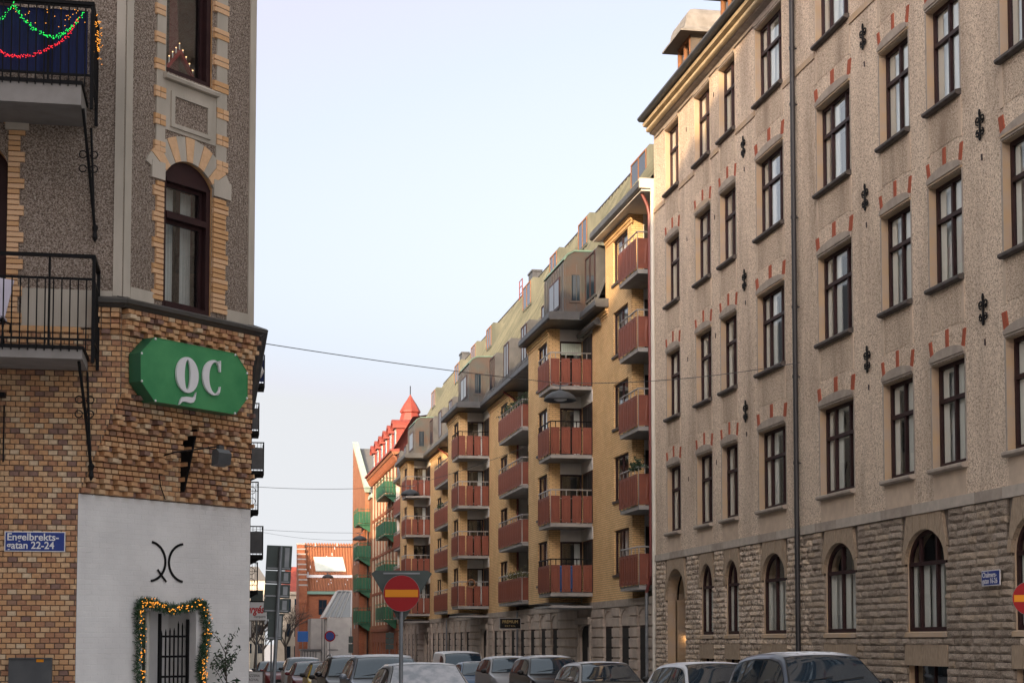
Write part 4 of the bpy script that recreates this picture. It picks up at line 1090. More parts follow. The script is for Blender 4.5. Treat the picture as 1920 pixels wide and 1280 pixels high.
mb = MB()     # dark rooms behind the corner windows
mb.box(FU, .3, 2.2, 6.6, 9.4, -1.3, -1.25); mb.box(FU, .3, 2.2, 10.0, 13, -1.3, -1.25); mb.box(FL, -4.6, -2.6, 6.0, 13, -1.3, -1.2)
part('dark_rooms', mb, m_room, LB)
# smooth stone trim
def stone(F, u0, u1, z0, z1, d1, m=m_lstone, d0=-.02, name='stone_trim'):
    mb = MB(); mb.box(F, u0, u1, z0, z1, d0, d1); return part(name, mb, m, LB)
stone(FU, .0, .127, 6.80, 14.4, .025, name='corner_pilaster'); stone(FL, -1.47, -1.343, 6.80, 14.4, .025, name='corner_pilaster')
stone(FU, 2.53, UL, 6.80, 14.4, .025, name='corner_pilaster')
stone(FL, -2.72, -1.475, 6.34, 6.87, .02); stone(FL, -3.0, -1.9, 6.26, 6.335, .03, m_quoin2)
stone(FU, .13, .58, 6.78, 6.96, .03); stone(FU, 2.06, 2.527, 6.78, 6.96, .03)
stone(FU, .58, .755, 9.06, 13.8, .030); stone(FU, 1.80, 2.02, 9.06, 13.8, .030)
stone(FU, .755, 1.80, 9.42, 10.16, .020); 
for a_, b_, c, e_ in ((.86, .93, 9.48, 10.02), (1.60, 1.67, 9.48, 10.02), (.93, 1.60, 9.95, 10.02), (.93, 1.60, 9.48, 9.54)): stone(FU, a_, b_, c, e_, .05, d0=.0)
stone(FU, .93, 1.60, 9.545, 9.945, .024, m_lpebble)
mb = MB(); mb.sweep(FU, [(-.2, 10.30), (.10, 10.235), (.115, 10.21), (.10, 10.165), (-.02, 10.165), (-.2, 10.2)], .70, 1.80); part('window_sill', mb, m_lstone, LB)
mb = MB(); mb.sweep(FU, [(-.2, 6.84), (.02, 6.78), (.02, 6.745), (-.2, 6.745)], .76, 1.74); part('window_sill', mb, m_lstone, LB)
# ochre quoins beside the lower window (two long, three short), as single bricks
me_q = []
for m in (m_quoin, m_quoin2):
    mb = MB(); mb.mesh(*BU); me_q.append(mb.data('brick', m))
def qb(F, u0, u1, z0, h, d0, d1): obj('brick', me_q[rl.random() < .35], LB, m=F.mat(u0, z0, d0, u1-u0, h, d1-d0))
z = 6.86; i = 0
while z < 8.62:
    lg = (i % 5) < 2
    qb(FU, .545 if lg else .605, .757, z+.004, .069, -.05, .035); qb(FU, 1.752, 2.085 if lg else 2.03, z+.004, .069, -.2, .035)
    z += .0767; i += 1
# imposts and voussoirs
stone(FU, .50, .757, 8.645, 8.90, .045, name='impost_stone'); stone(FU, 1.752, 2.12, 8.645, 8.90, .045, name='impost_stone')
cu, hw, sp = (LW[0]+LW[1])/2, (LW[1]-LW[0])/2, 9.03-.27
k = 11
for i in range(k):
    rad = (hw*hw+.27*.27)/(2*.27); tm = math.asin(hw/rad); zc_ = 9.03-rad
    a0, a1 = -tm*1.12+2.24*tm*i/k+.004, -tm*1.12+2.24*tm*(i+1)/k-.004
    P0 = [(cu+(rad+.004)*math.sin(a0+(a1-a0)*q/3), zc_+(rad+.004)*math.cos(a0+(a1-a0)*q/3)) for q in range(4)]
    P1 = [(cu+(rad+.37)*math.sin(a1+(a0-a1)*q/3), zc_+(rad+.37)*math.cos(a1+(a0-a1)*q/3)) for q in range(4)]
    mb = MB(); mb.prism(FU, P0+P1, -.2, .04 if i % 2 else .034); part('voussoir', mb, [m_lstone, m_quoin, m_lstone, m_quoin, m_lstone, m_quoin, m_lstone, m_quoin, m_lstone, m_quoin, m_lstone][i], LB)
for z0 in (11.09, 10.67, 10.27, 9.86, 9.45, 9.05, 11.5, 11.92, 12.34):
    for h in (0, .085):
        wd_ = .0 if z0 > 10.2 else .03
        if z0 < 10.2:
            qb(FU, .545, .64, z0+h, .078, -.03, .045); qb(FU, .647, .757, z0+h, .078, -.03, .045); qb(FU, 1.80, 1.92, z0+h, .078, -.03, .045); qb(FU, 1.926, 2.05, z0+h, .078, -.03, .045)
        else:
            qb(FU, .545, .735, z0+h, .078, -.03, .045); qb(FU, 1.722, 2.05, z0+h, .078, -.2, .045)
# quoins of the balcony door on the cross-street face
z = 6.36; i = 0
while z < 9.1:
    lg = (i % 5) < 2
    qb(FL, -2.94, -2.705 if lg else -2.77, z+.004, .069, -.2, .035); z += .0767; i += 1
stone(FL, -2.98, -2.66, 9.12, 9.40, .05, name='impost_stone')
for i in range(5):
    mb = MB(); t = 20+i*16; c, s_ = math.cos(R(t)), math.sin(R(t)); c2, s2_ = math.cos(R(t+14)), math.sin(R(t+14))
    mb.prism(FL, [(-3.5+.6*c, 9.05+.3*s_), (-3.5+.95*c, 9.1+.72*s_), (-3.5+.95*c2, 9.1+.72*s2_), (-3.5+.6*c2, 9.05+.3*s2_)], -.05, .035); part('voussoir', mb, m_quoin2, LB)
# corner windows
def brown_window(F, a_, b_, z0, z1, trans, ztop, rec, rise=0):
    mb = MB(); fw = .085; d0, d1 = -rec-.15, -rec
    mb.box(F, a_, a_+fw, z0, z1, d0, d1); mb.box(F, b_-fw, b_, z0, z1, d0, d1); mb.box(F, a_+fw, b_-fw, z0, z0+.07, d0, d1+.01)
    mb.box(F, a_+fw, b_-fw, z1-.06, z1, d0, d1+.012)
    if trans: mb.box(F, a_+fw, b_-fw, trans-.04, trans+.05, d0, d1+.02)
    # narrow casement frames
    for (c0, c1) in ([(z0+.07, trans-.04), (trans+.05, z1-.06)] if trans else [(z0+.07, z1-.06)]):
        for u in (a_+fw, b_-fw-.05): mb.box(F, u, u+.05, c0, c1, d0+.01, d1-.09)
        mb.box(F, a_+fw+.05, b_-fw-.05, c0, c0+.05, d0+.01, d1-.09); mb.box(F, a_+fw+.05, b_-fw-.05, c1-.05, c1, d0+.01, d1-.09)
    if rise: mb.prism(F, [(a_, z1)]+segarc((a_+b_)/2, ztop-rise, (b_-a_)/2, rise, 180, 0, 12)+[(b_, z1)], d0, d1-.02)
    w = part('window', mb, m_frame, LB)
    for (c0, c1) in ([(z0+.1, trans-.06), (trans+.08, z1-.1)] if trans else [(z0+.1, z1-.1)]):
        mb = MB(); d = -rec-.12; mb.face([F.P(a_+fw+.04, c0, d), F.P(b_-fw-.04, c0, d), F.P(b_-fw-.04, c1, d), F.P(a_+fw+.04, c1, d)]); part('pane', mb, m_glass_l, w)
    return w
w = brown_window(FU, LW[0], LW[1], 6.80, 8.74, 8.17, 9.03, .03, .27)
mb = MB()
for a0, a1 in ((.86, 1.08), (1.12, 1.33), (1.5, 1.7)):
    n = 10
    for q in range(n):
        u0, u1 = a0+(a1-a0)*q/n, a0+(a1-a0)*(q+1)/n; mb.face([FU.P(u0, 6.9, -.42+.02*math.sin(q*2)), FU.P(u1, 6.9, -.42+.02*math.sin(q*2+2)), FU.P(u1, 8.7, -.42+.02*math.sin(q*2+2)), FU.P(u0, 8.7, -.42+.02*math.sin(q*2))])
part('curtain', mb, M('grey_sheer_curtain', (.50, .51, .50), .9), w)
w = brown_window(FU, UW[0], UW[1], 10.30, 12.75, 12.2, 12.75, .03)
mb = MB()
for a0, a1 in ((.9, 1.0), (1.4, 1.62)): mb.face([FU.P(a0, 10.4, -.6), FU.P(a1, 10.4, -.6), FU.P(a1-.1, 12.7, -.6), FU.P(a0, 12.7, -.6)])
part('curtain', mb, M('rose_curtain', (.16, .05, .05), .9), w)
mb = MB(); mb.box(FL, -4.05, -2.94, 6.3, 9.0, -.3, -.24); part('balcony_door', mb, m_frame, LB)
mb = MB(); mb.box(FL, -4.05, -2.94, 10.0, 12.6, -.3, -.24); part('balcony_door', mb, m_frame, LB)
# iron balconies on the cross-street face
def iron_balcony(zs0, zs1, xr, rail_z, lowrail, cloth=False):
    Yo = 22.9; x0 = -5.2
    mb = MB(); mb.bx(x0, xr, Yo, 23.88, zs0, zs1, 0); mb.bx(x0, xr+.02, Yo-.015, 23.88, zs1, zs1+.05, 1)
    bal = part('balcony', mb, [m_slabgrey, m_black], LB)
    xe = xr+.16; mb = MB()
    rect = lambda x0_, x1_, y0_, y1_, z0_, z1_: mb.bx(x0_, x1_, y0_, y1_, z0_, z1_)
    rect(x0, xe, Yo-.03, Yo+.03, rail_z-.045, rail_z); rect(xe-.06, xe, Yo+.03, 23.88, rail_z-.045, rail_z)
    rect(x0, xe, Yo-.012, Yo+.012, lowrail, lowrail+.03); rect(xe-.035, xe-.01, Yo, 23.88, lowrail, lowrail+.03)
    zb = zs1+.12; rect(x0, xe, Yo-.012, Yo+.012, zb, zb+.03); rect(xe-.035, xe-.01, Yo, 23.88, zb, zb+.03)
    rect(xe-.045, xe, Yo-.022, Yo+.022, zs0-.05, rail_z); rect(xe-.045, xe, 23.80, 23.85, zs0, rail_z)
    q = xe-.62; rect(q, q+.03, Yo-.016, Yo+.016, zs1, rail_z)
    part('railing', mb, m_black, bal)
    x = xe-.115
    bmb = MB()
    while x > x0:
        bmb.tube([(x, Yo-.018, zs1-.03), (x, Yo-.018, lowrail+.02)], .010, 5); x -= .1085
    y = Yo+.1
    while y < 23.8: bmb.tube([(xe-.022, y, zs1-.03), (xe-.022, y, lowrail+.02)], .010, 5); y += .1085
    part('bars', bmb, m_black, bal)
    return bal
bal1 = iron_balcony(5.72, 5.85, -1.80, 7.15, 6.80)
bal2 = iron_balcony(9.22, 9.50, -1.87, 10.66, 10.58)
mb = MB(); n = 60
for i in range(n):
    x0_, x1_ = -5.0+3.2*i/n, -5.0+3.2*(i+1)/n
    mb.face([(x0_, 22.96+.012*math.sin(i*1.3), 9.66), (x1_, 22.96+.012*math.sin(i*1.3+1.3), 9.66), (x1_, 22.96+.012*math.sin(i*1.3+1.3), 10.56), (x0_, 22.96+.012*math.sin(i*1.3), 10.56)])
mb.face([(-1.77, 22.96, 9.66), (-1.77, 23.85, 9.66), (-1.77, 23.85, 10.56), (-1.77, 22.96, 10.56)])
part('cloth_screen', mb, m_bluecloth, bal2)
# wrought struts below the balconies
def strut(zt, zb, x):
    mb = MB(); mb.tube([(x-.05, 23.0, zt), (x, 23.5, (zt+zb)/2+.1), (x+.07, 23.86, zb)], .022, 6); mb.tube([(x, 23.86, zt), (x+.07, 23.86, zb-.12)], .018, 6)
    c = Vector((x, 23.45, (zt+zb)/2+.12))
    for sx in (-1, 1):
        for sz in (-1, 1):
            pts = [c+Vector((sx*(.075+.05*math.cos(R(t))), 0, sz*(.10+.05*math.sin(R(t))))) for t in range(180, 520, 24)]
            mb.tube(pts, .010, 5)
    mb.lathe((x+.075, 23.85, zb-.1), [(.0, -.1), (.04, -.03), (.025, .05), (.045, .12), (0, .18)], 8)
    part('bracket', mb, m_iron, LB)
strut(5.70, 4.35, -1.80); strut(9.2, 7.75, -1.80)
# side-street iron balconies, seen end on
def side_balcony(y, z0, h, dep, L_, cloth):
    mb = MB(); mb.box(FS_, y, y+L_, z0, z0+.14, 0, dep); mb.sweep(FS_, [(0, z0-.45), (dep*.25, z0-.38), (dep*.7, z0-.16), (dep*.95, z0), (0, z0)], y+.1, y+.16)
    b = part('side_balcony', mb, m_black, LB)
    mb = MB(); FE_ = Frame((.55, y), (1, 0), (0, -1))
    mb.box(FE_, 0, dep, z0+h-.04, z0+h, -.02, .02); mb.box(FE_, dep-.03, dep, z0, z0+h, -.02, .02); mb.box(FS_, y, y+L_, z0+h-.04, z0+h, dep-.03, dep)
    k = 9
    for i in range(k): mb.box(FE_, dep*i/k, dep*i/k+.018, z0+.14, z0+h-.04, -.01, .01)
    if not cloth:
        for zz in (z0+.3, z0+.8): mb.box(FE_, 0, dep, zz, zz+.02, -.012, .012)
    for i in range(14): q = y+L_*i/14; mb.box(FS_, q, q+.02, z0+.14, z0+h-.04, dep-.02, dep)
    for cx_ in (.35, .75):
        for cz_ in (.38, .72):
            mb.tube([FE_.P(dep*cx_+.13*math.cos(R(t)), z0+h*cz_+.13*math.sin(R(t)), .015) for t in range(0, 360, 40)], .012, 4, close=True)
    part('railing', mb, m_iron, b)
    if cloth:
        mb = MB(); mb.box(FE_, 0, dep-.04, z0+.18, z0+h-.2, .032, .04); part('screen', mb, m_bluecloth if cloth == 1 else m_lead, b)
for y, z0, dep, cl in ((58.5, 10.85, 1.12, 1), (58.5, 7.75, 1.12, 2), (58.5, 4.8, 1.12, 2), (60.0, 9.35, .98, 2), (60.0, 6.5, .98, 0), (60.0, 3.6, .98, 0)): side_balcony(y, z0, 1.15, dep, 1.2, cl)
mb = MB(); mb.lathe((.9, 40, 8.4), [(0, -.22), (.16, -.15), (.22, 0), (.16, .15), (0, .22)], 12); mb.tube([(.55, 40, 8.7), (.9, 40, 8.7), (.9, 40, 8.6)], .02, 5)
tag(mb.build('globe_lamp', m_white_paint, None, True), 'pale globe lamp on the side wall of the corner building', 'lamp')
# ---------------------------------------------------------------- signs and fittings on the corner
SQ = thing('shop_sign', 'green octagonal sign with white letters QC on the brick corner', 'sign', FU.P(1.15, 5.3, .2))
SD = .27
OCT = [(.115, 5.99), (.375, 6.245), (2.015, 6.245), (2.275, 5.99), (2.275, 5.59), (2.02, 5.32), (.39, 5.32), (.125, 5.58)]
mb = MB(); mb.prism(FU, OCT, .03, SD-.004); part('box', mb, m_greenside, SQ)
def inset(P, k): cx_, cz_ = 1.195, 5.785; return [(cx_+(u-cx_)*(1-k*.6), cz_+(z-cz_)*(1-k*1.4)) for u, z in P]
mb = MB(); mb.prism(FU, inset(OCT, .012), SD-.01, SD); part('face', mb, m_green, SQ)
mb = MB(); I_ = inset(OCT, .012)
for i in range(8): mb.prism(FU, [OCT[i], OCT[(i+1) % 8], I_[(i+1) % 8], I_[i]], SD-.008, SD+.008)
part('rim', mb, m_green, SQ)
def ring(mb, O, I, d0, d1):
    for i in range(len(O)-1): mb.prism(FU, [O[i], O[i+1], I[i+1], I[i]], d0, d1)
mb = MB(); cq, zq = .99, 5.78
ring(mb, arc(cq, zq, .222, .262, 0, 360, 32), arc(cq, zq, .058, .222, 0, 360, 32), SD+.012, SD+.045)
tail = [(.835, 5.325), (.86, 5.40), (.90, 5.445), (.98, 5.46), (1.09, 5.462), (1.13, 5.475), (1.17, 5.545), (1.15, 5.44), (1.12, 5.395), (1.06, 5.375), (.94, 5.385), (.88, 5.37)]
for i in range(5): mb.prism(FU, [tail[i], tail[i+1], tail[10-i], tail[11-i]], SD+.012, SD+.045)
part('letter', mb, m_signwhite, SQ)
mb = MB(); cc, zc = 1.53, 5.81
O = arc(cc, zc, .23, .262, 52, 308, 26); I = arc(cc+.03, zc, .135, .235, 52, 308, 26)
O[0] = (cc+.10, zc+.238); I[0] = (cc+.10, zc+.222); O[-1] = (cc+.10, zc-.238); I[-1] = (cc+.10, zc-.224)
ring(mb, O, I, SD+.012, SD+.045)
mb.prism(FU, [(cc+.02, zc+.262), (cc+.10, zc+.245), (cc+.135, zc+.19), (cc+.13, zc+.10), (cc+.11, zc+.10), (cc+.095, zc+.18), (cc+.05, zc+.235)], SD+.012, SD+.045)
mb.prism(FU, [(cc+.115, zc+.27), (cc+.135, zc+.27), (cc+.135, zc+.10), (cc+.115, zc+.10)], SD+.0125, SD+.0455)
mb.prism(FU, [(cc+.02, zc-.262), (cc+.09, zc-.248), (cc+.125, zc-.20), (cc+.135, zc-.12), (cc+.12, zc-.12), (cc+.095, zc-.185), (cc+.05, zc-.235)], SD+.012, SD+.045)
part('letter', mb, m_signwhite, SQ)
mb = MB()
for u, z in OCT:
    q = (1.195+(u-1.195)*.985, 5.785+(z-5.785)*.96); mb.lathe(FU.P(q[0], q[1]-.01, SD+.006), [(0, -.012), (.014, -.008), (.018, .005), (.012, .02), (0, .024)], 7)
part('bulb', mb, m_white_paint, SQ)
# second emblem on the white wall
EM = thing('wall_emblem', 'black line emblem of two facing arcs and a slash on the white corner wall', 'emblem', FD.P(1.7, 2.8, .02))
def ribbon(F, pts, w, d0, d1):
    mb = MB(); L_, R_ = [], []
    for i, p in enumerate(pts):
        a_ = pts[max(i-1, 0)]; b_ = pts[min(i+1, len(pts)-1)]; tx, tz = b_[0]-a_[0], b_[1]-a_[1]; l = math.hypot(tx, tz); nx, nz = -tz/l*w/2, tx/l*w/2
        L_.append((p[0]+nx, p[1]+nz)); R_.append((p[0]-nx, p[1]-nz))
    for i in range(len(pts)-1): mb.prism(F, [L_[i], L_[i+1], R_[i+1], R_[i]], d0, d1)
    return mb
part('stroke', ribbon(FD, arc(1.33, 3.08, .325, .29, 80, -82, 18), .034, .006, .02), m_black, EM)
part('stroke', ribbon(FD, arc(2.05, 3.08, .325, .285, 98, 262, 18), .034, .006, .02), m_black, EM)
part('stroke', ribbon(FD, [(1.49, 2.965), (1.58, 2.87), (1.67, 2.785)], .032, .021, .026), m_black, EM)
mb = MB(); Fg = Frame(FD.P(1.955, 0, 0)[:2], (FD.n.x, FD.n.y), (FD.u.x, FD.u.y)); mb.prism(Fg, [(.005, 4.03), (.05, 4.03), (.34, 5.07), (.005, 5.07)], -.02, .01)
part('niche_shade_plate', mb, m_black, LB)  # flat black plate, painted shade of the niche's right reveal
# floodlight on an arm
FLD = thing('floodlight', 'small black floodlight on a thin arm below the green sign', 'lamp', FU.P(.9, 4.6, .1))
mb = MB(); mb.tube([FU.P(1.02, 4.62, -.28), FU.P(.86, 4.64, .18), FU.P(1.42, 4.76, .50)], .012, 6); mb.tube([FU.P(.98, 4.6, -.28), FU.P(1.06, 4.2, -.3), FU.P(1.16, 4.0, -.3)], .008, 5); part('arm', mb, m_black, FLD)
mb = MB(); mb.sweep(FU, [(.46, 4.47), (.60, 4.50), (.62, 4.66), (.56, 4.72), (.48, 4.70)], 1.34, 1.60); mb.box(FU, 1.42, 1.52, 4.70, 4.78, .48, .54); part('head', mb, m_lead, FLD)
# street name plate
NP = thing('street_name_plate', 'blue street plate reading Engelbrekts-gatan 22-24 on the brick wall', 'sign', FL.P(-2.48, 3.16, .03))
mb = MB(); mb.box(FL, -2.885, -2.065, 3.155, 3.435, .016, .03, 0); mb.box(FL, -2.872, -2.078, 3.168, 3.422, .03, .033, 1); part('plate', mb, [m_white_paint, m_blue], NP)
text_mesh('Engelbrekts-', .142, FL, -2.855, 3.312, .035, .001, m_white_paint, 'lettering', NP, 'LEFT', .99, bold=.0025)
text_mesh('gatan 22-24', .142, FL, -2.855, 3.196, .035, .001, m_white_paint, 'lettering', NP, 'LEFT', .96, bold=.0025)
mb = MB(); mb.box(FL, -2.79, -2.21, .95, 1.665, .015, .12); mb.box(FL, -2.79, -2.21, 1.665, 1.68, .01, .14)
mc = thing('meter_cabinet', 'dark grey metal cabinet on the brick wall below the street plate', 'cabinet', FL.P(-2.5, .95, .05)); part('box', mb, m_lead, mc)
mb = MB(); mb.box(FL, -2.42, -2.32, 1.62, 1.66, .12, .123); part('sticker', mb, m_amber, mc)
mb = MB(); mb.box(FL, -3.07, -3.035, 3.0, 5.2, .015, .06); mb.box(FL, -3.2, -2.9, 5.30, 5.36, .015, .2); mb.tube([FL.P(-2.92, 5.2, .05), FL.P(-2.92, 4.4, .05)], .012, 5)
tag(mb.build('drain_bracket', m_black), 'black iron pipe and rod at the left edge of the brick wall', 'pipe')
# garland round the door with small lamps
GA = thing('garland', 'fir garland with orange fairy lights hung around the white wall entrance', 'garland', FD.P(1.7, 1.2, .1))
gp = [(1.10, 1.0), (1.12, 1.35), (1.10, 1.7), (1.12, 2.0), (1.09, 2.25), (1.10, 2.46), (1.25, 2.47), (1.45, 2.44), (1.62, 2.38), (1.85, 2.39), (2.08, 2.42), (2.25, 2.48), (2.38, 2.44), (2.44, 2.25), (2.46, 2.0), (2.42, 1.8), (2.36, 1.62), (2.33, 1.45), (2.38, 1.25), (2.42, 1.0)]
rg = random.Random(4)
def along(P, t):
    x = t*(len(P)-1); i = min(int(x), len(P)-2); f = x-i; return (P[i][0]*(1-f)+P[i+1][0]*f, P[i][1]*(1-f)+P[i+1][1]*f)
mb = MB()
for _ in range(5200):
    u, z = along(gp, rg.random()); r_ = .05*math.sqrt(rg.random()); t = rg.uniform(0, 6.28)
    p = Vector(FD.P(u+r_*math.cos(t), z+r_*math.sin(t), .08+rg.uniform(-.05, .06)))
    d1 = Vector(FD.P(u, z, 0))-Vector(FD.P(u-math.cos(t), z-math.sin(t), rg.uniform(-.8, .8))); d1 = d1.normalized()*rg.uniform(.035, .07)
    d2 = d1.cross(Vector((rg.uniform(-1, 1), rg.uniform(-1, 1), rg.uniform(-1, 1)))).normalized()*.006
    mb.face([p-d2, p+d2, p+d1+d2*.4, p+d1-d2*.4])
part('fir_needles', mb, m_needle, GA, kind='stuff')
mb = MB(); 
def bead(mb, p, r_): mb.mesh([(p[0]+r_, p[1], p[2]), (p[0]-r_, p[1], p[2]), (p[0], p[1]+r_, p[2]), (p[0], p[1]-r_, p[2]), (p[0], p[1], p[2]+r_), (p[0], p[1], p[2]-r_)], [(0,2,4),(2,1,4),(1,3,4),(3,0,4),(2,0,5),(1,2,5),(3,1,5),(0,3,5)])
for _ in range(210):
    u, z = along(gp, rg.random()); bead(mb, FD.P(u+rg.gauss(0, .035), z+rg.gauss(0, .035), .11+rg.uniform(0, .06)), .0095)
part('fairy_lights', mb, m_bulb, GA, kind='stuff')
# light strings on the upper balcony
def zp(x, y, dy=0): return (-2.94+x*.00186, 22.85+dy, 10.58-(y-15)*.00197)
def light_string(name, label, pts, n, m, spread, r_, seed):
    r2 = random.Random(seed); t_ = thing(name, label, 'fairy lights', zp(*pts[0]))
    wire = MB(); wire.tube([zp(*p) for p in pts], .004, 4); part('wire', wire, m_black, t_)
    mb = MB()
    for i in range(n):
        q = along(pts, i/n); bead(mb, zp(q[0]+r2.gauss(0, spread), q[1]+r2.gauss(0, spread), r2.uniform(-.03, .02)), r_)
    part('bulbs', mb, m, t_, kind='stuff')
light_string('light_string', 'green fairy light string looped over the upper iron balcony', [(-400, 60), (-250, 190), (-100, 210), (0, 150), (90, 25), (150, 130), (230, 190), (310, 235), (380, 245), (450, 215), (520, 160), (600, 50)], 190, m_bulb_g, 7, .0085, 1)
light_string('light_string', 'red fairy light string hanging in a low curve on the upper iron balcony', [(-400, 150), (-250, 290), (-100, 350), (0, 370), (60, 395), (130, 400), (210, 390), (300, 355), (380, 305), (450, 260), (500, 190), (560, 95)], 200, m_bulb_r, 6, .0085, 2)
r2 = random.Random(8); t_ = thing('light_string', 'amber fairy lights scattered along the end of the upper iron balcony', 'fairy lights', zp(690, 200)); mb = MB()
for i in range(60): bead(mb, (-1.68+r2.gauss(0, .02), 22.9+.8*r2.random(), 10.6-.55*r2.random()**.8), .0085)
for i in range(26): bead(mb, zp(r2.uniform(-100, 600), 40+abs(r2.gauss(0, 60)), .01), .0075)
part('bulbs', mb, m_bulb, t_, kind='stuff')
# advent candle arch in the upper corner window
AC = thing('advent_candlestick', 'red A-shaped electric advent candlestick in the upper corner window', 'candlestick', FU.P(1.2, 10.38, -.42))
mb = MB(); mb.prism(FU, [(1.165, 10.55), (1.215, 10.55), (1.455, 10.84), (1.695, 10.55), (1.755, 10.55), (1.475, 10.90), (1.435, 10.90)], -.46, -.40); part('stand', mb, M('red_lacquer', (.35, .03, .04), .4), AC)
for i in range(9):
    u = 1.175+i*.07; z = 10.88-abs(i-4)*.085
    mb = MB(); mb.tube([FU.P(u, z, -.43), FU.P(u, z+.11, -.43)], .010, 6); part('candle', mb, m_white_paint, AC)
    mb = MB(); bead(mb, FU.P(u, z+.125, -.43), .013); part('flame_bulb', mb, m_candle, AC)
# folding chair on the lower balcony
CHR = thing('folding_chair', 'pale canvas folding chair with black frame standing on the lower iron balcony', 'chair', (-3.0, 23.4, 5.86))
mb = MB(); mb.mesh([(-3.12, 23.2, 6.30), (-2.86, 23.2, 6.30), (-2.76, 23.35, 6.86), (-3.05, 23.35, 6.90), (-3.12, 23.23, 6.30), (-2.86, 23.23, 6.30), (-2.76, 23.38, 6.86), (-3.05, 23.38, 6.90)], [(0,1,2,3),(7,6,5,4),(0,4,5,1),(1,5,6,2),(2,6,7,3),(3,7,4,0)]); part('backrest', mb, m_canvas, CHR)
mb = MB(); mb.bx(-3.25, -2.85, 23.05, 23.4, 6.28, 6.31); part('seat', mb, m_canvas, CHR)
for x in (-3.2, -2.88):
    mb = MB(); mb.tube([(x, 23.05, 5.9), (x, 23.4, 6.5)], .012, 5); part('leg', mb, m_black, CHR)
    mb = MB(); mb.tube([(x, 23.42, 5.9), (x, 23.05, 6.3)], .012, 5); part('leg', mb, m_black, CHR)
mb = MB(); mb.tube([(-3.15, 23.15, 6.33), (-2.78, 23.15, 6.22), (-2.80, 23.3, 6.12)], .012, 5); part('arm_rest', mb, m_black, CHR)
# potted tree beside the entrance
PT = thing('potted_tree', 'slender potted tree with small dark leaves beside the white wall entrance', 'plant', FD.P(2.75, .13, .35))
rt = random.Random(9)
mb = MB(); mb.lathe(FD.P(2.63, .13, .35), [(0, 0), (.16, 0), (.21, .4), (.23, .42), (.18, .42), (0, .38)], 14); part('pot', mb, m_lead, PT)
tr = MB(); lf = MB(); base = Vector(FD.P(2.62, .5, .35)); top = Vector(FD.P(2.60, 1.75, .33))
tr.tube([base, base.lerp(top, .5)+Vector((.02, 0, 0)), top], [.016, .012, .008], 6)
for i in range(15):
    t = .45+.55*rt.random(); p = base.lerp(top, t); q = p+Vector((rt.uniform(-.26, .22), rt.uniform(-.2, .2), rt.uniform(.1, .42)))
    tr.tube([p, p.lerp(q, .5)+Vector((0, 0, .04)), q], [.006, .005, .003], 4)
    for _ in range(16):
        c = p.lerp(q, rt.uniform(.3, 1.1))+Vector((rt.gauss(0, .03), rt.gauss(0, .03), rt.gauss(0, .03))); d1 = Vector((rt.uniform(-1, 1), rt.uniform(-1, 1), rt.uniform(-1, .3))).normalized()*.035; d2 = d1.cross(Vector((rt.uniform(-1, 1), rt.uniform(-1, 1), rt.uniform(-1, 1)))).normalized()*.014
        lf.face([c-d1, c+d2, c+d1, c-d2])
part('trunk', tr, m_bark, PT); part('crown', lf, m_leaf, PT)
FIR = sprig('fir_sprigs', 'bunch of fir sprigs at the foot of the slender tree by the entrance', FD.P(2.62, .95, .4), .09, .09, .13, 420, m_needle, 12)
# A-board of the pizzeria behind the corner
AB = thing('a_board', 'white pavement board reading PIZZERIA ROYAL behind the white corner', 'sign', (1.38, 58, .12+gz(58)))
FA = Frame((1.04, 58.0), (1, 0), (0, -1)); zt = .86
mb = MB(); mb.box(FA, 0, .63, zt-1.0, zt, 0, .03); part('board', mb, m_white_paint, AB)
mb = MB(); mb.box(FA, -.02, .66, zt, zt+.025, -.01, .04); mb.box(FA, .63, .66, zt-1.0, zt, -.01, .04); part('frame', mb, m_lead, AB)
text_mesh('PIZZERIA', .125, FA, .33, zt-.17, .032, .001, m_black, 'lettering', AB, 'CENTER', .82)
text_mesh('ROYAL', .125, FA, .33, zt-.31, .032, .001, m_black, 'lettering', AB, 'CENTER', .9)
mb = MB(); mb.box(FA, .1, .55, zt-.50, zt-.49, .031, .034); mb.box(FA, .16, .5, zt-.58, zt-.57, .031, .034); part('small_print', mb, m_lead, AB)
# ------------------------------------------------------------------ parked cars (all face the camera)
KIND = dict(
    suv=dict(L=4.45, W=1.86, H=1.73, top=[(0, .40), (.012, .50), (.05, .585), (.12, .625), (.215, .655), (.25, .67), (.385, .935), (.43, .975), (.52, 1), (.70, .992), (.84, .965), (.91, .92), (.955, .78), (.985, .60), (1, .46)], belt=.635, ws=(.255, .405), side=(.33, .90), inset=.19),
    hatch=dict(L=4.05, W=1.75, H=1.53, top=[(0, .38), (.012, .47), (.05, .56), (.13, .61), (.225, .645), (.26, .665), (.43, .95), (.48, .985), (.56, 1), (.72, .985), (.86, .93), (.93, .80), (.98, .60), (1, .48)], belt=.63, ws=(.265, .455), side=(.36, .87), inset=.19),
    wagon=dict(L=4.65, W=1.82, H=1.54, top=[(0, .38), (.012, .47), (.05, .555), (.14, .605), (.23, .64), (.265, .66), (.415, .95), (.46, .985), (.55, 1), (.75, .985), (.87, .945), (.93, .82), (.975, .62), (1, .48)], belt=.63, ws=(.27, .44), side=(.34, .88), inset=.20),
    van=dict(L=5.0, W=1.92, H=1.97, top=[(0, .34), (.012, .42), (.06, .50), (.13, .55), (.165, .575), (.27, .90), (.31, .96), (.38, .99), (.55, 1), (.9, .995), (.97, .97), (.99, .86), (1, .45)], belt=.55, ws=(.17, .30), side=(.25, .45), inset=.12))
def lerp_prof(P, s):
    for (a_, x), (b_, y) in zip(P, P[1:]):
        if s <= b_: f = (s-a_)/(b_-a_); return x+(y-x)*f
    return P[-1][1]
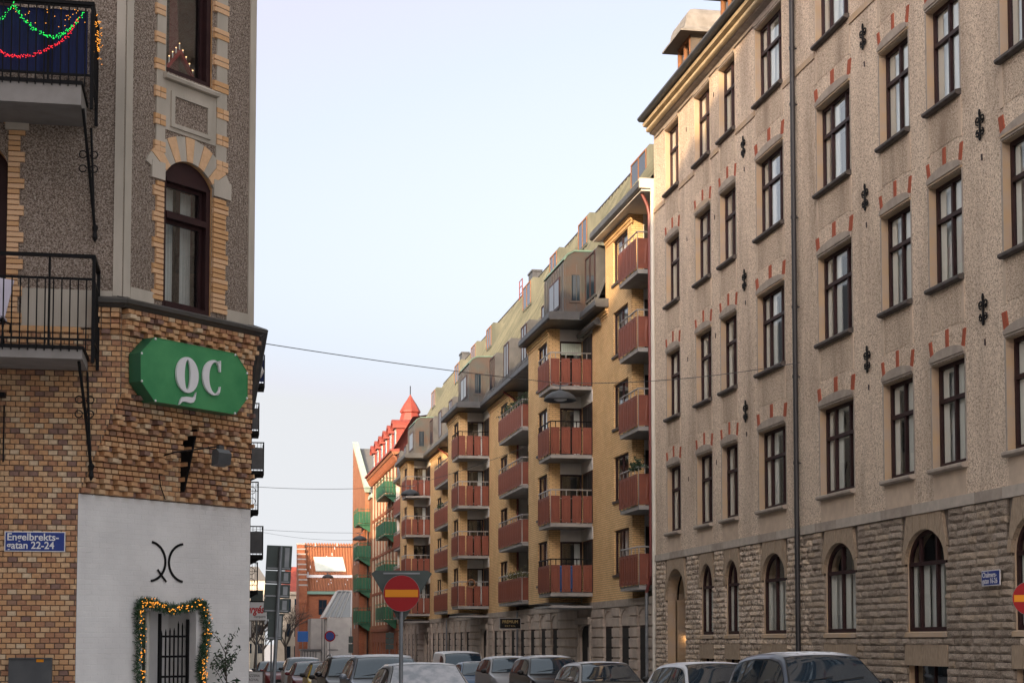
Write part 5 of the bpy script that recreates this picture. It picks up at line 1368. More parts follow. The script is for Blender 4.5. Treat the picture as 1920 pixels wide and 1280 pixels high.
def smooth_prof(P, s): return (lerp_prof(P, max(0, s-.012))+2*lerp_prof(P, s)+lerp_prof(P, min(1, s+.012)))/4
m_tyre = M('tyre_rubber', (.02, .02, .021), .9); m_rim = M('alloy_rim', (.35, .35, .36), .35, metal=.8)
m_lens = M('headlamp_lens', (.55, .58, .60), .08, spec=.8, coat=.8); m_tail = M('tail_lamp', (.35, .01, .012), .2, coat=.5)
m_trim = M('black_plastic_trim', (.015, .015, .016), .6); m_plate = M('number_plate', (.7, .7, .68), .5)
m_ice = M('frosted_glass', (.36, .40, .45), .75, (.58, .60, .64), 5, .3, 30, lo=.35, hi=.6)
PAINT = {}
def car(label, kind, x, yf, color, frost=.5, iced=False, roof=None, rails=False, metal=.12, dx=0):
    K = KIND[kind]; L_, W_, H_ = K['L'], K['W'], K['H']; g0 = gz(yf+L_/2)
    t = local_thing('parked_car' if kind != 'van' else 'parked_van', label, 'car' if kind != 'van' else 'van', loc=(x, yf, g0), group='cars parked along the street')
    if dx: t.rotation_euler = (0, 0, dx)
    key = (color, frost); 
    if key not in PAINT: PAINT[key] = M_frost('car_paint_%d' % len(PAINT), color, frost, .1 if frost >= 1 else .80, metal=metal)
    pm = PAINT[key]
    def sec(s):
        top = smooth_prof(K['top'], s)*H_; belt = min(K['belt']*H_+.04*s*H_, top-.012*H_)
        hw = W_/2*(1-.20*max(0, 1-s/.10)**2-.14*max(0, (s-.90)/.10)**2)
        g = max(0, min(1, (top-belt)/(H_*.30))); wr = hw*(.955-K['inset']*g)
        y = s*L_
        return [(hw*.90, y, .15*H_), (hw*.985, y, .24*H_), (hw, y, min(.42*H_, belt*.85)), (hw*.985, y, belt-.03*H_*(1 if belt > .4*H_ else .3)), (hw*.965, y, belt),
                (wr+.012, y, top-.055*H_*g-.012*(1-g)), (wr-.045, y, top-.018*H_*g-.004), (wr*.55, y, top-.002), (0, y, top+.006)]
    NS = 60; SS = [i/NS for i in range(NS+1)]
    mb = MB(); rows = []
    for s in SS:
        h = sec(s); rows.append([(-p[0], p[1], p[2]) for p in h]+[(p[0], p[1], p[2]) for p in h[-2::-1]])
    n = len(rows[0]); vs_ = [p for r_ in rows for p in r_]; fs, mi = [], []
    for i in range(NS):
        for j in range(n-1): fs.append((i*n+j, i*n+j+1, (i+1)*n+j+1, (i+1)*n+j))
    fs.append(tuple(range(n))); fs.append(tuple(NS*n+j for j in range(n-1, -1, -1))); fs.append(tuple([i*n for i in range(NS+1)]+[i*n+n-1 for i in range(NS, -1, -1)]))
    mb.mesh(vs_, fs); part('body', mb, pm, t, True)
    if roof:
        mb = MB(); s0, s1 = K['ws'][1]-.005, .93
        S_ = [s0+(s1-s0)*i/20 for i in range(21)]
        for a_, b_ in zip(S_, S_[1:]):
            A, B = sec(a_), sec(b_); UA = [(-p[0], p[1], p[2]+.006) for p in A[5:]]+[(p[0], p[1], p[2]+.006) for p in A[-2:4:-1]]; UB = [(-p[0], p[1], p[2]+.006) for p in B[5:]]+[(p[0], p[1], p[2]+.006) for p in B[-2:4:-1]]
            for i in range(len(UA)-1): mb.face([UA[i], UA[i+1], UB[i+1], UB[i]])
        part('roof', mb, roof, t, True)
    # dark surrounds of the glass
    mb = MB(); s0, s1 = K['ws'][0]-.012, K['ws'][1]+.012; vv = []
    for i in range(9):
        s = s0+(s1-s0)*i/8; h = sec(s); w_ = h[6][0]*1.0
        for q in range(-4, 5): f = q/4; vv.append((w_*f, h[8][1]-.006, h[8][2]-(h[8][2]-h[6][2])*abs(f)**2.2+.006))
    mb.mesh(vv, [(i*9+j, i*9+j+1, (i+1)*9+j+1, (i+1)*9+j) for i in range(8) for j in range(8)]); part('windscreen_border', mb, m_trim, t, True)
    if kind != 'van':
        for sx in (-1, 1):
            mb = MB(); c0, c1 = K['side'][0]-.035, K['side'][1]+.008; vv = []
            for i in range(15):
                s = c0+(c1-c0)*i/14; h = sec(s); p, q = h[4], h[5]
                for f in (.0, .5, .95): vv.append((sx*(p[0]+(q[0]-p[0])*f+.004), s*L_, p[2]+(q[2]-p[2])*f))
            mb.mesh(vv, [(i*3+j, i*3+j+1, (i+1)*3+j+1, (i+1)*3+j) for i in range(14) for j in range(2)]); part('window_trim', mb, m_trim, t, True)
    # windscreen
    gm = m_ice if iced else M_WINDSCREEN
    mb = MB(); s0, s1 = K['ws']; S_ = [s0+(s1-s0)*i/10 for i in range(11)]; vv = []
    for s in S_:
        h = sec(s); w_ = h[6][0]*.97
        for q in range(-4, 5): 
            f = q/4; zc = h[8][2]-(h[8][2]-h[6][2])*abs(f)**2.2
            vv.append((w_*f, h[8][1]-.012, zc+.012))
    mb.mesh(vv, [(i*9+j, i*9+j+1, (i+1)*9+j+1, (i+1)*9+j) for i in range(10) for j in range(8)]); part('windscreen', mb, gm, t, True)
    # side glass in panes, with pillars between
    a0, a1 = K['side']
    cuts = [(a0-.03, a0+(a1-a0)*.42), (a0+(a1-a0)*.45, a0+(a1-a0)*.76), (a0+(a1-a0)*.79, a1)] if kind != 'van' else [(a0, a1)]
    for sx in (-1, 1):
        for c0, c1 in cuts:
            mb = MB(); k = 8; vv = []
            for i in range(k+1):
                s = c0+(c1-c0)*i/k; h = sec(s); p, q = h[4], h[5]
                for f in (.06, .5, .90):
                    vv.append((sx*(p[0]+(q[0]-p[0])*f+.008), s*L_, p[2]+(q[2]-p[2])*f))
            mb.mesh(vv, [(i*3+j, i*3+j+1, (i+1)*3+j+1, (i+1)*3+j) for i in range(k) for j in range(2)]); part('side_window', mb, M_WINDSCREEN, t, True)
    # mirrors
    for sx in (-1, 1):
        h = sec(K['ws'][0]+.07); mx, my, mz = h[4][0], h[4][1], h[4][2]
        mb = MB(); rings = []
        for k_, (dy, r_) in enumerate(((-.10, .35), (-.07, .8), (0, 1), (.04, .95))):
            rings.append([(sx*(mx+.14+.105*r_*math.cos(R(a))), my+dy, mz+.09+.075*r_*math.sin(R(a))) for a in range(0, 360, 30)])
        vv = [p for r_ in rings for p in r_]; mb.mesh(vv, [(i*12+j, i*12+(j+1) % 12, (i+1)*12+(j+1) % 12, (i+1)*12+j) for i in range(3) for j in range(12)]+[tuple(range(12)), tuple(range(47, 35, -1))])
        mb.tube([(sx*(mx-.02), my, mz+.02), (sx*(mx+.08), my, mz+.05)], .02, 5); part('mirror', mb, m_trim if random.random() < .6 else pm, t, True)
    # lamps, grille, plate, wheels
    for sx in (-1, 1):
        mb = MB(); vv = []
        for s, f0, f1 in ((.012, .55, .86), (.05, .60, .965), (.10, .78, 1.0)):
            h = sec(s); z1 = h[4][2]-.02; vv += [(sx*h[2][0]*f0, s*L_-.02, z1), (sx*h[2][0]*f1, s*L_-.012, z1-.03), (sx*h[2][0]*f1, s*L_-.02, z1-.13), (sx*h[2][0]*f0, s*L_-.025, z1-.11)]
        mb.mesh(vv, [(0,1,2,3), (0,4,5,1), (1,5,6,2), (2,6,7,3), (4,8,9,5), (5,9,10,6), (6,10,11,7)]); part('headlight', mb, m_lens, t)
        h = sec(.97); mb = MB(); mb.bx(min(sx*(h[4][0]-.05), sx*(h[4][0]+.02)), max(sx*(h[4][0]-.05), sx*(h[4][0]+.02)), .93*L_, .985*L_, .52*H_, .66*H_); part('tail_light', mb, m_tail, t)
    mb = MB(); h = sec(.02); mb.bx(-h[2][0]*.5, h[2][0]*.5, -.03, .06, .28*H_, .43*H_); part('grille', mb, m_trim, t)
    mb = MB(); mb.bx(-.26, .26, -.045, -.03, .25*H_, .25*H_+.11); part('number_plate', mb, m_plate, t)
    for sx in (-1, 1):
        for yy in (.18*L_, .80*L_):
            FWh = Frame((sx*W_/2*.985, yy), (0, 1), (sx, 0)); r_ = .33 if kind != 'suv' else .36
            mb = MB(); mb.prism(FWh, [(r_*math.cos(R(a)), r_+r_*math.sin(R(a))) for a in range(0, 360, 18)], -.2, .01); w = part('wheel', mb, m_tyre, t)
            mb = MB(); mb.prism(FWh, [(r_*.66*math.cos(R(a)), r_+r_*.66*math.sin(R(a))) for a in range(0, 360, 24)], .0, .018); part('rim', mb, m_rim, w)
    if rails:
        for sx in (-1, 1):
            mb = MB(); pts = []
            for i in range(13):
                s = .44+.44*i/12; h = sec(s); pts.append((sx*(h[6][0]-.02), s*L_, h[6][2]+(.012 if i in (0, 12) else .05)))
            mb.tube(pts, .016, 5); part('roof_rail', mb, m_alu, t, True)
    # wipers
    if not iced:
        mb = MB(); h0, h1 = sec(K['ws'][0]+.01), sec(K['ws'][0]+.035)
        mb.tube([(-.05, h0[8][1]-.02, h0[8][2]+.02), (.55, h1[8][1]-.03, h1[8][2]+.015)], .008, 4); mb.tube([(-.6, h0[8][1]-.0, h0[8][2]+.01), (.0, h1[8][1]-.035, h1[8][2]+.02)], .008, 4); part('wiper', mb, m_trim, t)
    return t
XR, XL = 10.2, 4.1
car('dark blue SUV with frosted roof, nearest car below the arched stone windows', 'suv', XR, 25.1, (.012, .022, .05), .55, rails=False)
car('white estate car parked just behind the dark blue SUV', 'wagon', XR, 30.9, (.55, .57, .60), .6, metal=.1)
car('bronze grey hatchback with frosted roof parked before the stone doorways', 'wagon', XR, 40.8, (.20, .18, .165), .6)
car('black SUV parked between the bronze hatchback and the grey SUV', 'suv', XR, 48.0, (.012, .013, .018), .6)
car('light grey SUV parked in front of the small blue car', 'suv', XR, 55.0, (.30, .31, .33), .6)
car('small blue car parked in front of the white van', 'hatch', XR-.1, 61.6, (.06, .13, .24), .45)
car('white delivery van with large windscreen in the right-hand row', 'van', XR+.2, 68.2, (.62, .62, .62), .5, metal=0)
car('snow-covered silver car with iced windscreen behind the nearest no entry sign', 'wagon', XL, 30.5, (.40, .42, .45), 1.0, iced=True)
car('pale blue grey car with frosted roof behind the snow-covered car', 'suv', XL-.05, 37.9, (.26, .30, .36), .8)
car('black car with chrome rails in the left-hand row beside the silver hatchback', 'suv', XL-.25, 43.9, (.012, .012, .014), .3, rails=True)
car('silver hatchback parked between the black car and the yellow car', 'hatch', XL-.1, 50.6, (.40, .41, .43), .5)
car('yellow car with black roof in the left-hand row', 'hatch', XL-.05, 57.0, (.60, .40, .012), 0, roof=m_trim, metal=0)
car('dark red car in the left-hand row behind the yellow car', 'wagon', XL-.25, 63.6, (.13, .012, .02), .35)
car('tall white SUV in the left-hand row, farther off than the dark red car', 'suv', XL-.1, 73.5, (.55, .57, .60), .4, metal=.1)
car('small burgundy car parked beyond the tall white SUV', 'hatch', XL-.7, 84.0, (.16, .015, .02), .3)
car('black estate far down the left-hand row beside the sign pole', 'wagon', XL-.9, 92.0, (.015, .015, .017), .3)
car('white hatchback at the far end of the left-hand row', 'hatch', XL-.2, 100.0, (.5, .51, .53), .4)
# ------------------------------------------------------------------ red and cream building with green balconies
CB = thing('ornate_building', 'red brick and cream ornate building with red sheet roof, turret and green balconies', 'building', (13.9, 137, -1.1))
C0, C1, CE = 126.0, 148.0, 16.5
mb = MB(); hs = []
for k, z0 in enumerate((3.2, 6.4, 9.6, 13.0)):
    y = C0+1.2
    while y < C1-1.5: hs.append((y, y+1.1, z0, z0+(2.2 if k < 3 else 1.6))); y += 2.55
wall(mb, FR, C0, C1, 2.6, CE, hs, .25, 0, 0)
part('brick_wall', mb, m_obrick, CB)
for h in hs:
    mb = MB(); mb.box(FR, h[0], h[1], h[2], h[3], -.24, -.18); w = part('window', mb, m_frame, CB)
    mb = MB(); mb.box(FR, h[0]+.1, (h[0]+h[1])/2-.04, h[2]+.1, h[3]-.1, -.18, -.17); mb.box(FR, (h[0]+h[1])/2+.04, h[1]-.1, h[2]+.1, h[3]-.1, -.18, -.17); part('pane', mb, M_CARGLASS, w)
y = C0+.25; i = 0
while y < C1:      # cream render strips between the windows
    for z0, z1 in ((3.3, 12.4), (12.7, 16.0)):
        mb = MB(); mb.box(FR, y, y+.62, z0, z1, 0, .05); part('render_strip', mb, m_facebuff, CB)
    y += 2.55
for z0 in (2.75, 12.42, 9.1, 5.9):
    mb = MB(); mb.box(FR, C0, C1, z0, z0+.22, 0, .08); part('string_course', mb, m_rbrick, CB)
for h in hs:
    if 9 < h[2] < 10: 
        mb = MB(); A = arc((h[0]+h[1])/2, h[3], .75, .55, 180, 0, 8); I = arc((h[0]+h[1])/2, h[3], .5, .35, 180, 0, 8)
        for q in range(8): mb.prism(FR, [A[q], A[q+1], I[q+1], I[q]], 0, .07)
        part('arch_moulding', mb, m_rbrick, CB)
mb = MB(); hb = [(C0+1+i*2.4, C0+2.1+i*2.4, -.2, 1.9, .6) for i in range(9)]
wall(mb, FR, C0, C1, -.6, 2.6, hb, .3); mb.box(FR, C0, C1, -2.0, -.6, -.1, .06, 1); part('arched_base', mb, [m_rbrick, m_basestone], CB)
mb = MB(); mb.face([FR.P(C0, -2, -.5), FR.P(C1, -2, -.5), FR.P(C1, 2.6, -.5), FR.P(C0, 2.6, -.5)]); part('dark_rooms', mb, m_dark, CB)
mb = MB()
mb.sweep(FR, [(0, 15.7), (.12, 15.8), (.25, 16.1), (.55, 16.3), (.6, 16.5), (0, 16.5)], C0, C1, 0)
part('cornice', mb, m_obrick, CB)
mb = MB(); q = C0
while q < C1: mb.sweep(FR, [(.1, 15.75), (.3, 15.85), (.5, 16.25), (.1, 16.3)], q, q+.14); q += .42
part('cornice_brackets', mb, m_rbrick, CB, kind='stuff')
mb = MB(); mb.sweep(FR, [(.55, 16.5), (.72, 16.52), (.72, 16.66), (.0, 16.72), (0, 16.5)], C0, C1+.1); part('gutter', mb, m_redroof, CB)
mb = MB()
mb.face([FR.P(C0, 16.65, .5), FR.P(C1, 16.65, .5), FR.P(C1, 19.2, -1.0), FR.P(C0, 19.2, -1.0)]); mb.face([FR.P(C0, 19.2, -1.0), FR.P(C1, 19.2, -1.0), FR.P(C1, 20.0, -6), FR.P(C0, 20.0, -6)])
mb.face([FR.P(C1, 16.65, .5), FR.P(C1, 19.2, -1.0), FR.P(C1, 20, -6), FR.P(C1, 16.65, -6)]); part('roof', mb, m_redroof, CB)
mb = MB(); mb.face([FR.P(C1, -2, 0), FR.P(C1, -2, -12), FR.P(C1, 16.6, -12), FR.P(C1, 16.6, 0)]); part('end_wall', mb, m_rbrick, CB)
for yc in (128.0, 131.5, 135.0, 138.5, 142.0, 145.6):
    mb = MB(); mb.box(FR, yc-.75, yc+.75, 16.7, 18.6, -.9, .12); dm = part('dormer', mb, m_redroof, CB)
    A = arc(yc, 18.45, .95, .75, 180, 0, 10); mb = MB(); mb.prism(FR, A, -.9, .3); part('dormer_hood', mb, m_redroof, dm)
    I = arc(yc, 18.45, .7, .5, 180, 0, 10); mb = MB()
    for q in range(10): mb.prism(FR, [A[q], A[q+1], I[q+1], I[q]], .3, .42)
    part('hood_rim', mb, m_redroof, dm)
    mb = MB(); mb.box(FR, yc-.5, yc+.5, 16.95, 18.4, .12, .16); part('window_frame', mb, m_white, dm)
    mb = MB(); mb.box(FR, yc-.4, yc+.4, 17.05, 18.3, .16, .17); part('window_pane', mb, M_CARGLASS, dm)
# turret
TX, TY = 15.7, 134.5; mb = MB()
prof = [(1.25, 18.4), (1.25, 19.3), (1.42, 19.4), (1.22, 19.65), (.9, 20.0), (.74, 20.6), (.86, 20.7), (.86, 20.8), (.52, 21.4), (.25, 21.8), (.02, 22.2)]
mb.lathe((TX, TY, 0), prof, 8); part('turret', mb, m_redroof, CB)
mb = MB(); mb.tube([(TX, TY, 22.1), (TX, TY, 22.9)], .04, 5); part('turret_spire', mb, m_black, CB)
# green balconies
def green_balcony(parent, y, L_, dep, z0, h, d0=0):
    mb = MB(); mb.box(FR, y, y+L_, z0-.12, z0, d0, d0+dep); mb.sweep(FR, [(d0, z0-.75), (d0+.1, z0-.72), (d0+dep*.9, z0-.12), (d0, z0-.12)], y+.15, y+.22)
    b = part('green_balcony', mb, m_greenbalc, parent)
    FE_ = Frame((13.9-d0, y), (-1, 0), (0, -1)); mb = MB()
    for i in range(8): mb.box(FE_, dep*i/8+.01, dep*(i+1)/8-.01, z0+.05, z0+h-.25, -.02, .0)
    k = int(L_/.16)
    for i in range(k): mb.box(FR, y+L_*i/k+.01, y+L_*(i+1)/k-.01, z0+.05, z0+h-.25, d0+dep-.02, d0+dep)
    part('slatted_screen', mb, m_greenbalc, b)
    mb = MB(); mb.box(FE_, 0, dep, z0+h-.04, z0+h, -.02, .03); mb.box(FR, y, y+L_, z0+h-.04, z0+h, d0+dep-.03, d0+dep+.02)
    for i in range(5): mb.box(FE_, dep*i/4-.015, dep*i/4+.015, z0, z0+h+.1, .002, .03)
    for i in range(7): q = y+L_*i/6; mb.box(FR, q-.015, q+.015, z0, z0+h+.1, d0+dep+.002, d0+dep+.03)
    part('railing', mb, m_greenbalc, b)
for z0 in (13.35, 10.2, 6.9, 3.6): green_balcony(CB, 127.6, 6.4, 1.0, z0, 1.25)
# ------------------------------------------------------------------ gabled brick building beyond
GB = thing('gabled_building', 'brick gabled building with slate roof and green copper coping beyond the ornate building', 'building', (13.9, 162, -1.4))
G0, G1, GA_ = 148.1, 165.4, 165.0; d_ = .35
for pts in ([FR.P(G0+3.5, -2, d_), FR.P(G1, -2, d_), FR.P(G1, 21.2, d_), FR.P(GA_, 21.4, d_), FR.P(G0+3.5, 15.8, d_)], [FR.P(G0, -2, 0), FR.P(G0+3.5, -2, 0), FR.P(G0+3.5, 14.9, 0), FR.P(G0, 14.9, 0)],
            [FR.P(G0+3.5, -2, 0), FR.P(G0+3.5, -2, d_), FR.P(G0+3.5, 15.8, d_), FR.P(G0+3.5, 15.8, 0)], [FR.P(G0, -2, 0), FR.P(G0, -2, -12), FR.P(G0, 14.9, -12), FR.P(G0, 14.9, 0)]):
    mb = MB(); mb.face(pts); part('brick_wall', mb, m_obrick, GB)
mb = MB(); mb.face([FR.P(G0, 14.9, 0), FR.P(G0, 14.9, -14), FR.P(GA_, 21.2, -14), FR.P(GA_, 21.2, d_-.3), FR.P(G0+3.3, 15.9, d_-.3), FR.P(G0+3.3, 15.9, 0)]); mb.face([FR.P(G1, -2, d_), FR.P(G1, -2, -14), FR.P(G1, 21.2, -14), FR.P(G1, 21.2, d_)]); part('slate_roof', mb, m_slateroof, GB)
mb = MB(); P_ = [(G0+3.2, 15.6), (GA_, 21.45), (GA_, 21.85), (G0+2.9, 16.05)]; mb.prism(FR, P_, d_-.45, d_+.06); mb.box(FR, G0-.1, G0+3.2, 14.85, 15.2, -.6, .12); part('copper_coping', mb, M('pale_green_copper', (.42, .52, .44), .7, (.34, .44, .38), 2), GB)
for z0 in (3.2, 6.3, 9.4):
    for y in (153.5, 157.5, 161.5): mb = MB(); mb.box(FR, y, y+1.2, z0, z0+1.9, d_, d_+.02); part('window', mb, M_CARGLASS, GB)
    mb = MB(); mb.box(FR, G0+1, G0+2.4, z0, z0+1.9, 0, .02); part('window', mb, M_CARGLASS, GB)
for z0 in (12.6, 9.5, 6.6, 3.6): green_balcony(GB, 150.0, 4.2, 1.15, z0, 1.35)
mb = MB(); mb.tube([FR.P(151.4, 12, .1), FR.P(151.4, -1.2, .1)], .07, 6); part('downpipe', mb, m_blackpipe, GB)
mb = MB(); mb.box(FR, G0+3.4, G0+4.6, -2, 11.5, d_, d_+.5); mb.sweep(FR, [(d_, 11.5), (d_+.5, 11.5), (d_, 12.3)], G0+3.4, G0+4.6); part('buttress', mb, m_rbrick, GB)
# ------------------------------------------------------------------ buildings closing the street
def yq(mb, x0, x1, y, z0, z1, mi=0): mb.face([(x0, y, z0), (x1, y, z0), (x1, y, z1), (x0, y, z1)], mi)
TB = thing('tiled_roof_building', 'brick building with snow-dusted orange tiled roof closing the street', 'building', (16, 205, -2))
YT = 200.0; FT = Frame((0, YT), (1, 0), (0, -1))
wx0, wx1 = 9.95, 22.0
mb = MB(); wall(mb, FT, wx0+.9, wx1, -2.3, 7.9, [(12.35, 13.35, 5.1, 6.95)], .2); mb.bx(wx0+.06, wx0+.9, YT-.55, YT+9, -2.3, 6.49)
part('brick_wall', mb, m_rbrick, TB)
mb = MB(); mb.box(FT, 12.35, 13.35, 5.1, 6.95, -.2, -.12); w = part('window', mb, m_frame, TB)
for a_, b_ in ((12.43, 12.81), (12.89, 13.27)):
    for c, e_ in ((5.2, 5.9), (6.0, 6.85)): mb = MB(); mb.box(FT, a_, b_, c, e_, -.12, -.11); part('pane', mb, M_CARGLASS, w)
# roof: two slopes with rows of tiles and a skylight strip
def tile_slope(y0, z0, y1, z1, x0, x1, rows):
    mb = MB(); mb2 = MB()
    for r_ in range(rows):
        ya, za = y0+(y1-y0)*r_/rows, z0+(z1-z0)*r_/rows; yb, zb = y0+(y1-y0)*(r_+1)/rows, z0+(z1-z0)*(r_+1)/rows
        x = x0
        while x < x1-.01:
            mb.mesh([(x, ya, za+.03), (x+.13, ya-.03, za+.11), (x+.26, ya, za+.03), (x, yb, zb), (x+.13, yb-.03, zb+.08), (x+.26, yb, zb)], [(0,1,4,3),(1,2,5,4)])
            mb2.face([(x+.255, ya-.01, za+.06), (x+.34, ya-.01, za+.06), (x+.34, yb-.01, zb+.03), (x+.255, yb-.01, zb+.03)]) if random.random() < .07 else None
            x += .34
    return mb, mb2
mb, mb2 = tile_slope(YT-.3, 7.95, YT+3.1, 9.7, wx0+1.0, wx1, 9); part('roof_tiles', mb, m_tile, TB, kind='stuff'); part('snow_in_tiles', mb2, m_snow, TB, kind='stuff')
mb, mb2 = tile_slope(YT+3.4, 10.0, YT+6.6, 14.1, wx0+1.0, wx1, 10); part('roof_tiles', mb, m_tile, TB, kind='stuff'); part('snow_in_tiles', mb2, m_snow, TB, kind='stuff')
mb = MB(); mb.face([(wx0+.9, YT-.3, 7.85), (wx1, YT-.3, 7.85), (wx1, YT+3.1, 9.6), (wx0+.9, YT+3.1, 9.6)]); mb.face([(wx0+.9, YT+3.4, 9.9), (wx1, YT+3.4, 9.9), (wx1, YT+6.6, 14.0), (wx0+.9, YT+6.6, 14.0)]); mb.face([(wx0+.9, YT+6.6, 14.0), (wx1, YT+6.6, 14.0), (wx1, YT+14, 8), (wx0+.9, YT+14, 8)]); part('roof_deck', mb, m_tile, TB)
mb = MB(); mb.bx(wx0+.9, wx1, YT+3.0, YT+3.5, 9.72, 10.05); part('snow_ledge', mb, m_snow, TB)
mb = MB(); mb.mesh([(12.2, YT+3.6, 10.55), (15.9, YT+3.6, 10.55), (15.6, YT+5.0, 12.35), (12.0, YT+5.0, 12.35), (12.2, YT+3.9, 10.4), (15.9, YT+3.9, 10.4), (15.6, YT+5.3, 12.2), (12.0, YT+5.3, 12.2)], [(0,1,2,3),(0,4,5,1),(2,6,7,3),(0,3,7,4),(1,5,6,2)]); part('skylight', mb, M('pale_skylight', (.50, .56, .50), .6, (.58, .62, .58), 1.5), TB)
mb = MB(); mb.tube([(wx0+1, YT+6.0, 13.7), (wx1, YT+6.0, 13.7)], .05, 5); part('snow_rail', mb, m_lead, TB)
mb = MB(); mb.bx(wx0+.9, wx1, YT-.5, YT-.2, 7.6, 7.95); part('gutter', mb, M('verdigris_gutter', (.16, .27, .22), .6), TB)
for k in range(9):  # stepped white parapet
    mb = MB(); y = YT-.6+k*.8; z = 8.6+k*.66; mb.bx(wx0+.05, wx0+1.0, y, y+.85, 6.5, z); mb.bx(wx0, wx0+1.05, y-.03, y+.86, z, z+.16, 1); part('parapet_step', mb, [m_rbrick, m_concrete], TB)
AX = thing('glass_annex', 'pale clad annex with slanted glass bay in front of the tiled building', 'building', (15, 186, -2))
YA = 180.0; FA2 = Frame((0, YA), (1, 0), (0, -1))
mb = MB(); mb.bx(10.3, 18, YA, YA+6, -2.2, 4.4); mb.bx(9.4, 11.3, YA-.4, YA+5, -2.2, .9); mb.bx(12.0, 18, YA-.8, YA-.002, -2.2, 4.5); part('clad_wall', mb, m_metalclad, AX)
mb = MB()
for x in (9.6, 9.9, 10.2, 10.5, 10.8, 11.45, 11.75): mb.bx(x, x+.07, YA-.5 if x < 11.2 else YA-.06, YA-.402 if x < 11.2 else YA-.002, -2.2, .88 if x < 11.2 else 4.4)
for z in (-.6, 1.0, 2.6): mb.bx(12.1, 13.2, YA-.86, YA-.801, z, z+.06)
mb.bx(9.3, 11.4, YA-.55, YA+5, .902, 1.1); part('joints', mb, m_lead, AX)
mb = MB(); mb.mesh([(11.6, YA-.6, 4.52), (18, YA-.6, 4.52), (18, YA+1.2, 7.4), (13.3, YA+1.2, 7.4), (11.6, YA+4, 4.52), (13.3, YA+4, 7.4), (18, YA+4, 7.4), (18, YA+4, 4.52)], [(0,1,2,3),(0,3,5,4),(3,2,6,5)]); part('glass_bay', mb, M('pale_glazing', (.20, .22, .23), .06, spec=.8), AX)
mb = MB()
for f in (0, .6, 1.2, 1.8): mb.tube([(11.6+f, YA-.66, 4.5), (13.3+f*.75, YA+1.12, 7.42)], .09, 5)
for f in (0, .5, 1): mb.tube([(11.56, YA-.6+4.6*f, 4.5), (13.26, YA+1.2+2.8*f, 7.42)], .07, 5)
mb.tube([(13.3, YA+1.1, 7.42), (18, YA+1.1, 7.42)], .09, 5); mb.tube([(13.3, YA+1.1, 7.42), (13.3, YA+4, 7.42)], .09, 5); mb.tube([(14.6, YA-.66, 4.5), (14.8, YA+1.1, 7.4)], .12, 5); part('glazing_bars', mb, m_alu, AX)
WB = thing('cream_building', 'tall pale cream classical building with red sheet roof at the end of the street', 'building', (10, 235, -2.4))
mb = MB(); mb.bx(9.5, 14, 230, 245, -2.5, 8.4); mb.bx(9.35, 14, 229.8, 245, 5.2, 5.5); mb.bx(9.25, 14, 229.6, 245, 8.4, 8.8); mb.bx(8.5, 9.5, 228, 240, -2.5, 3.4); mb.bx(8.3, 9.6, 227.8, 240, 3.4, 3.75); part('wall', mb, M('weathered_cream_wall', (.40, .35, .28), .9, (.34, .30, .24), 1.5), WB)
for z in (-.5, 2.6, 6.0):
    for x in (9.85, 10.9): mb = MB(); mb.bx(x, x+.55, 229.95, 229.998, z, z+1.8); part('window', mb, M_CARGLASS, WB)
mb = MB(); mb.mesh([(9.25, 229.7, 8.8), (14, 229.7, 8.8), (14, 245, 8.8), (9.25, 245, 8.8), (10.1, 232, 12.3), (14, 232, 12.3), (14, 243, 12.3), (10.1, 243, 12.3)], [(0,1,5,4),(1,2,6,5),(2,3,7,6),(3,0,4,7),(4,5,6,7)]); mb.bx(9.7, 10.3, 231.5, 232.5, 9.5, 13.0); part('roof', mb, m_redroof, WB)
for i, (x0_, x1_, y_, h) in enumerate(((-6, 5.5, 262, 9), (4.6, 8.2, 275, 12))):
    t_ = thing('distant_building', ['low grey building far down the street behind the bare trees', 'pale narrow building far behind the bare trees'][i], 'building', (x0_, y_, -2.5)); mb = MB(); mb.bx(x0_, x1_, y_, y_+12, -2.5, h); part('wall', mb, [m_metalclad, m_creamwall][i], t_)
    for z in (0, 3, 6):
        x = x0_+.6
        while x < x1_-1: mb = MB(); mb.bx(x, x+.9, y_-.03, y_-.002, z, z+1.6); part('window', mb, M_CARGLASS, t_); x += 1.9
    mb = MB(); mb.mesh([(x0_-.3, y_-.3, h), (x1_+.3, y_-.3, h), (x1_+.3, y_+12, h), (x0_-.3, y_+12, h), (x0_+1, y_+6, h+2.5), (x1_-1, y_+6, h+2.5)], [(0,1,5,4),(1,2,5),(2,3,4,5),(3,0,4)]); part('roof', mb, m_slateroof, t_)
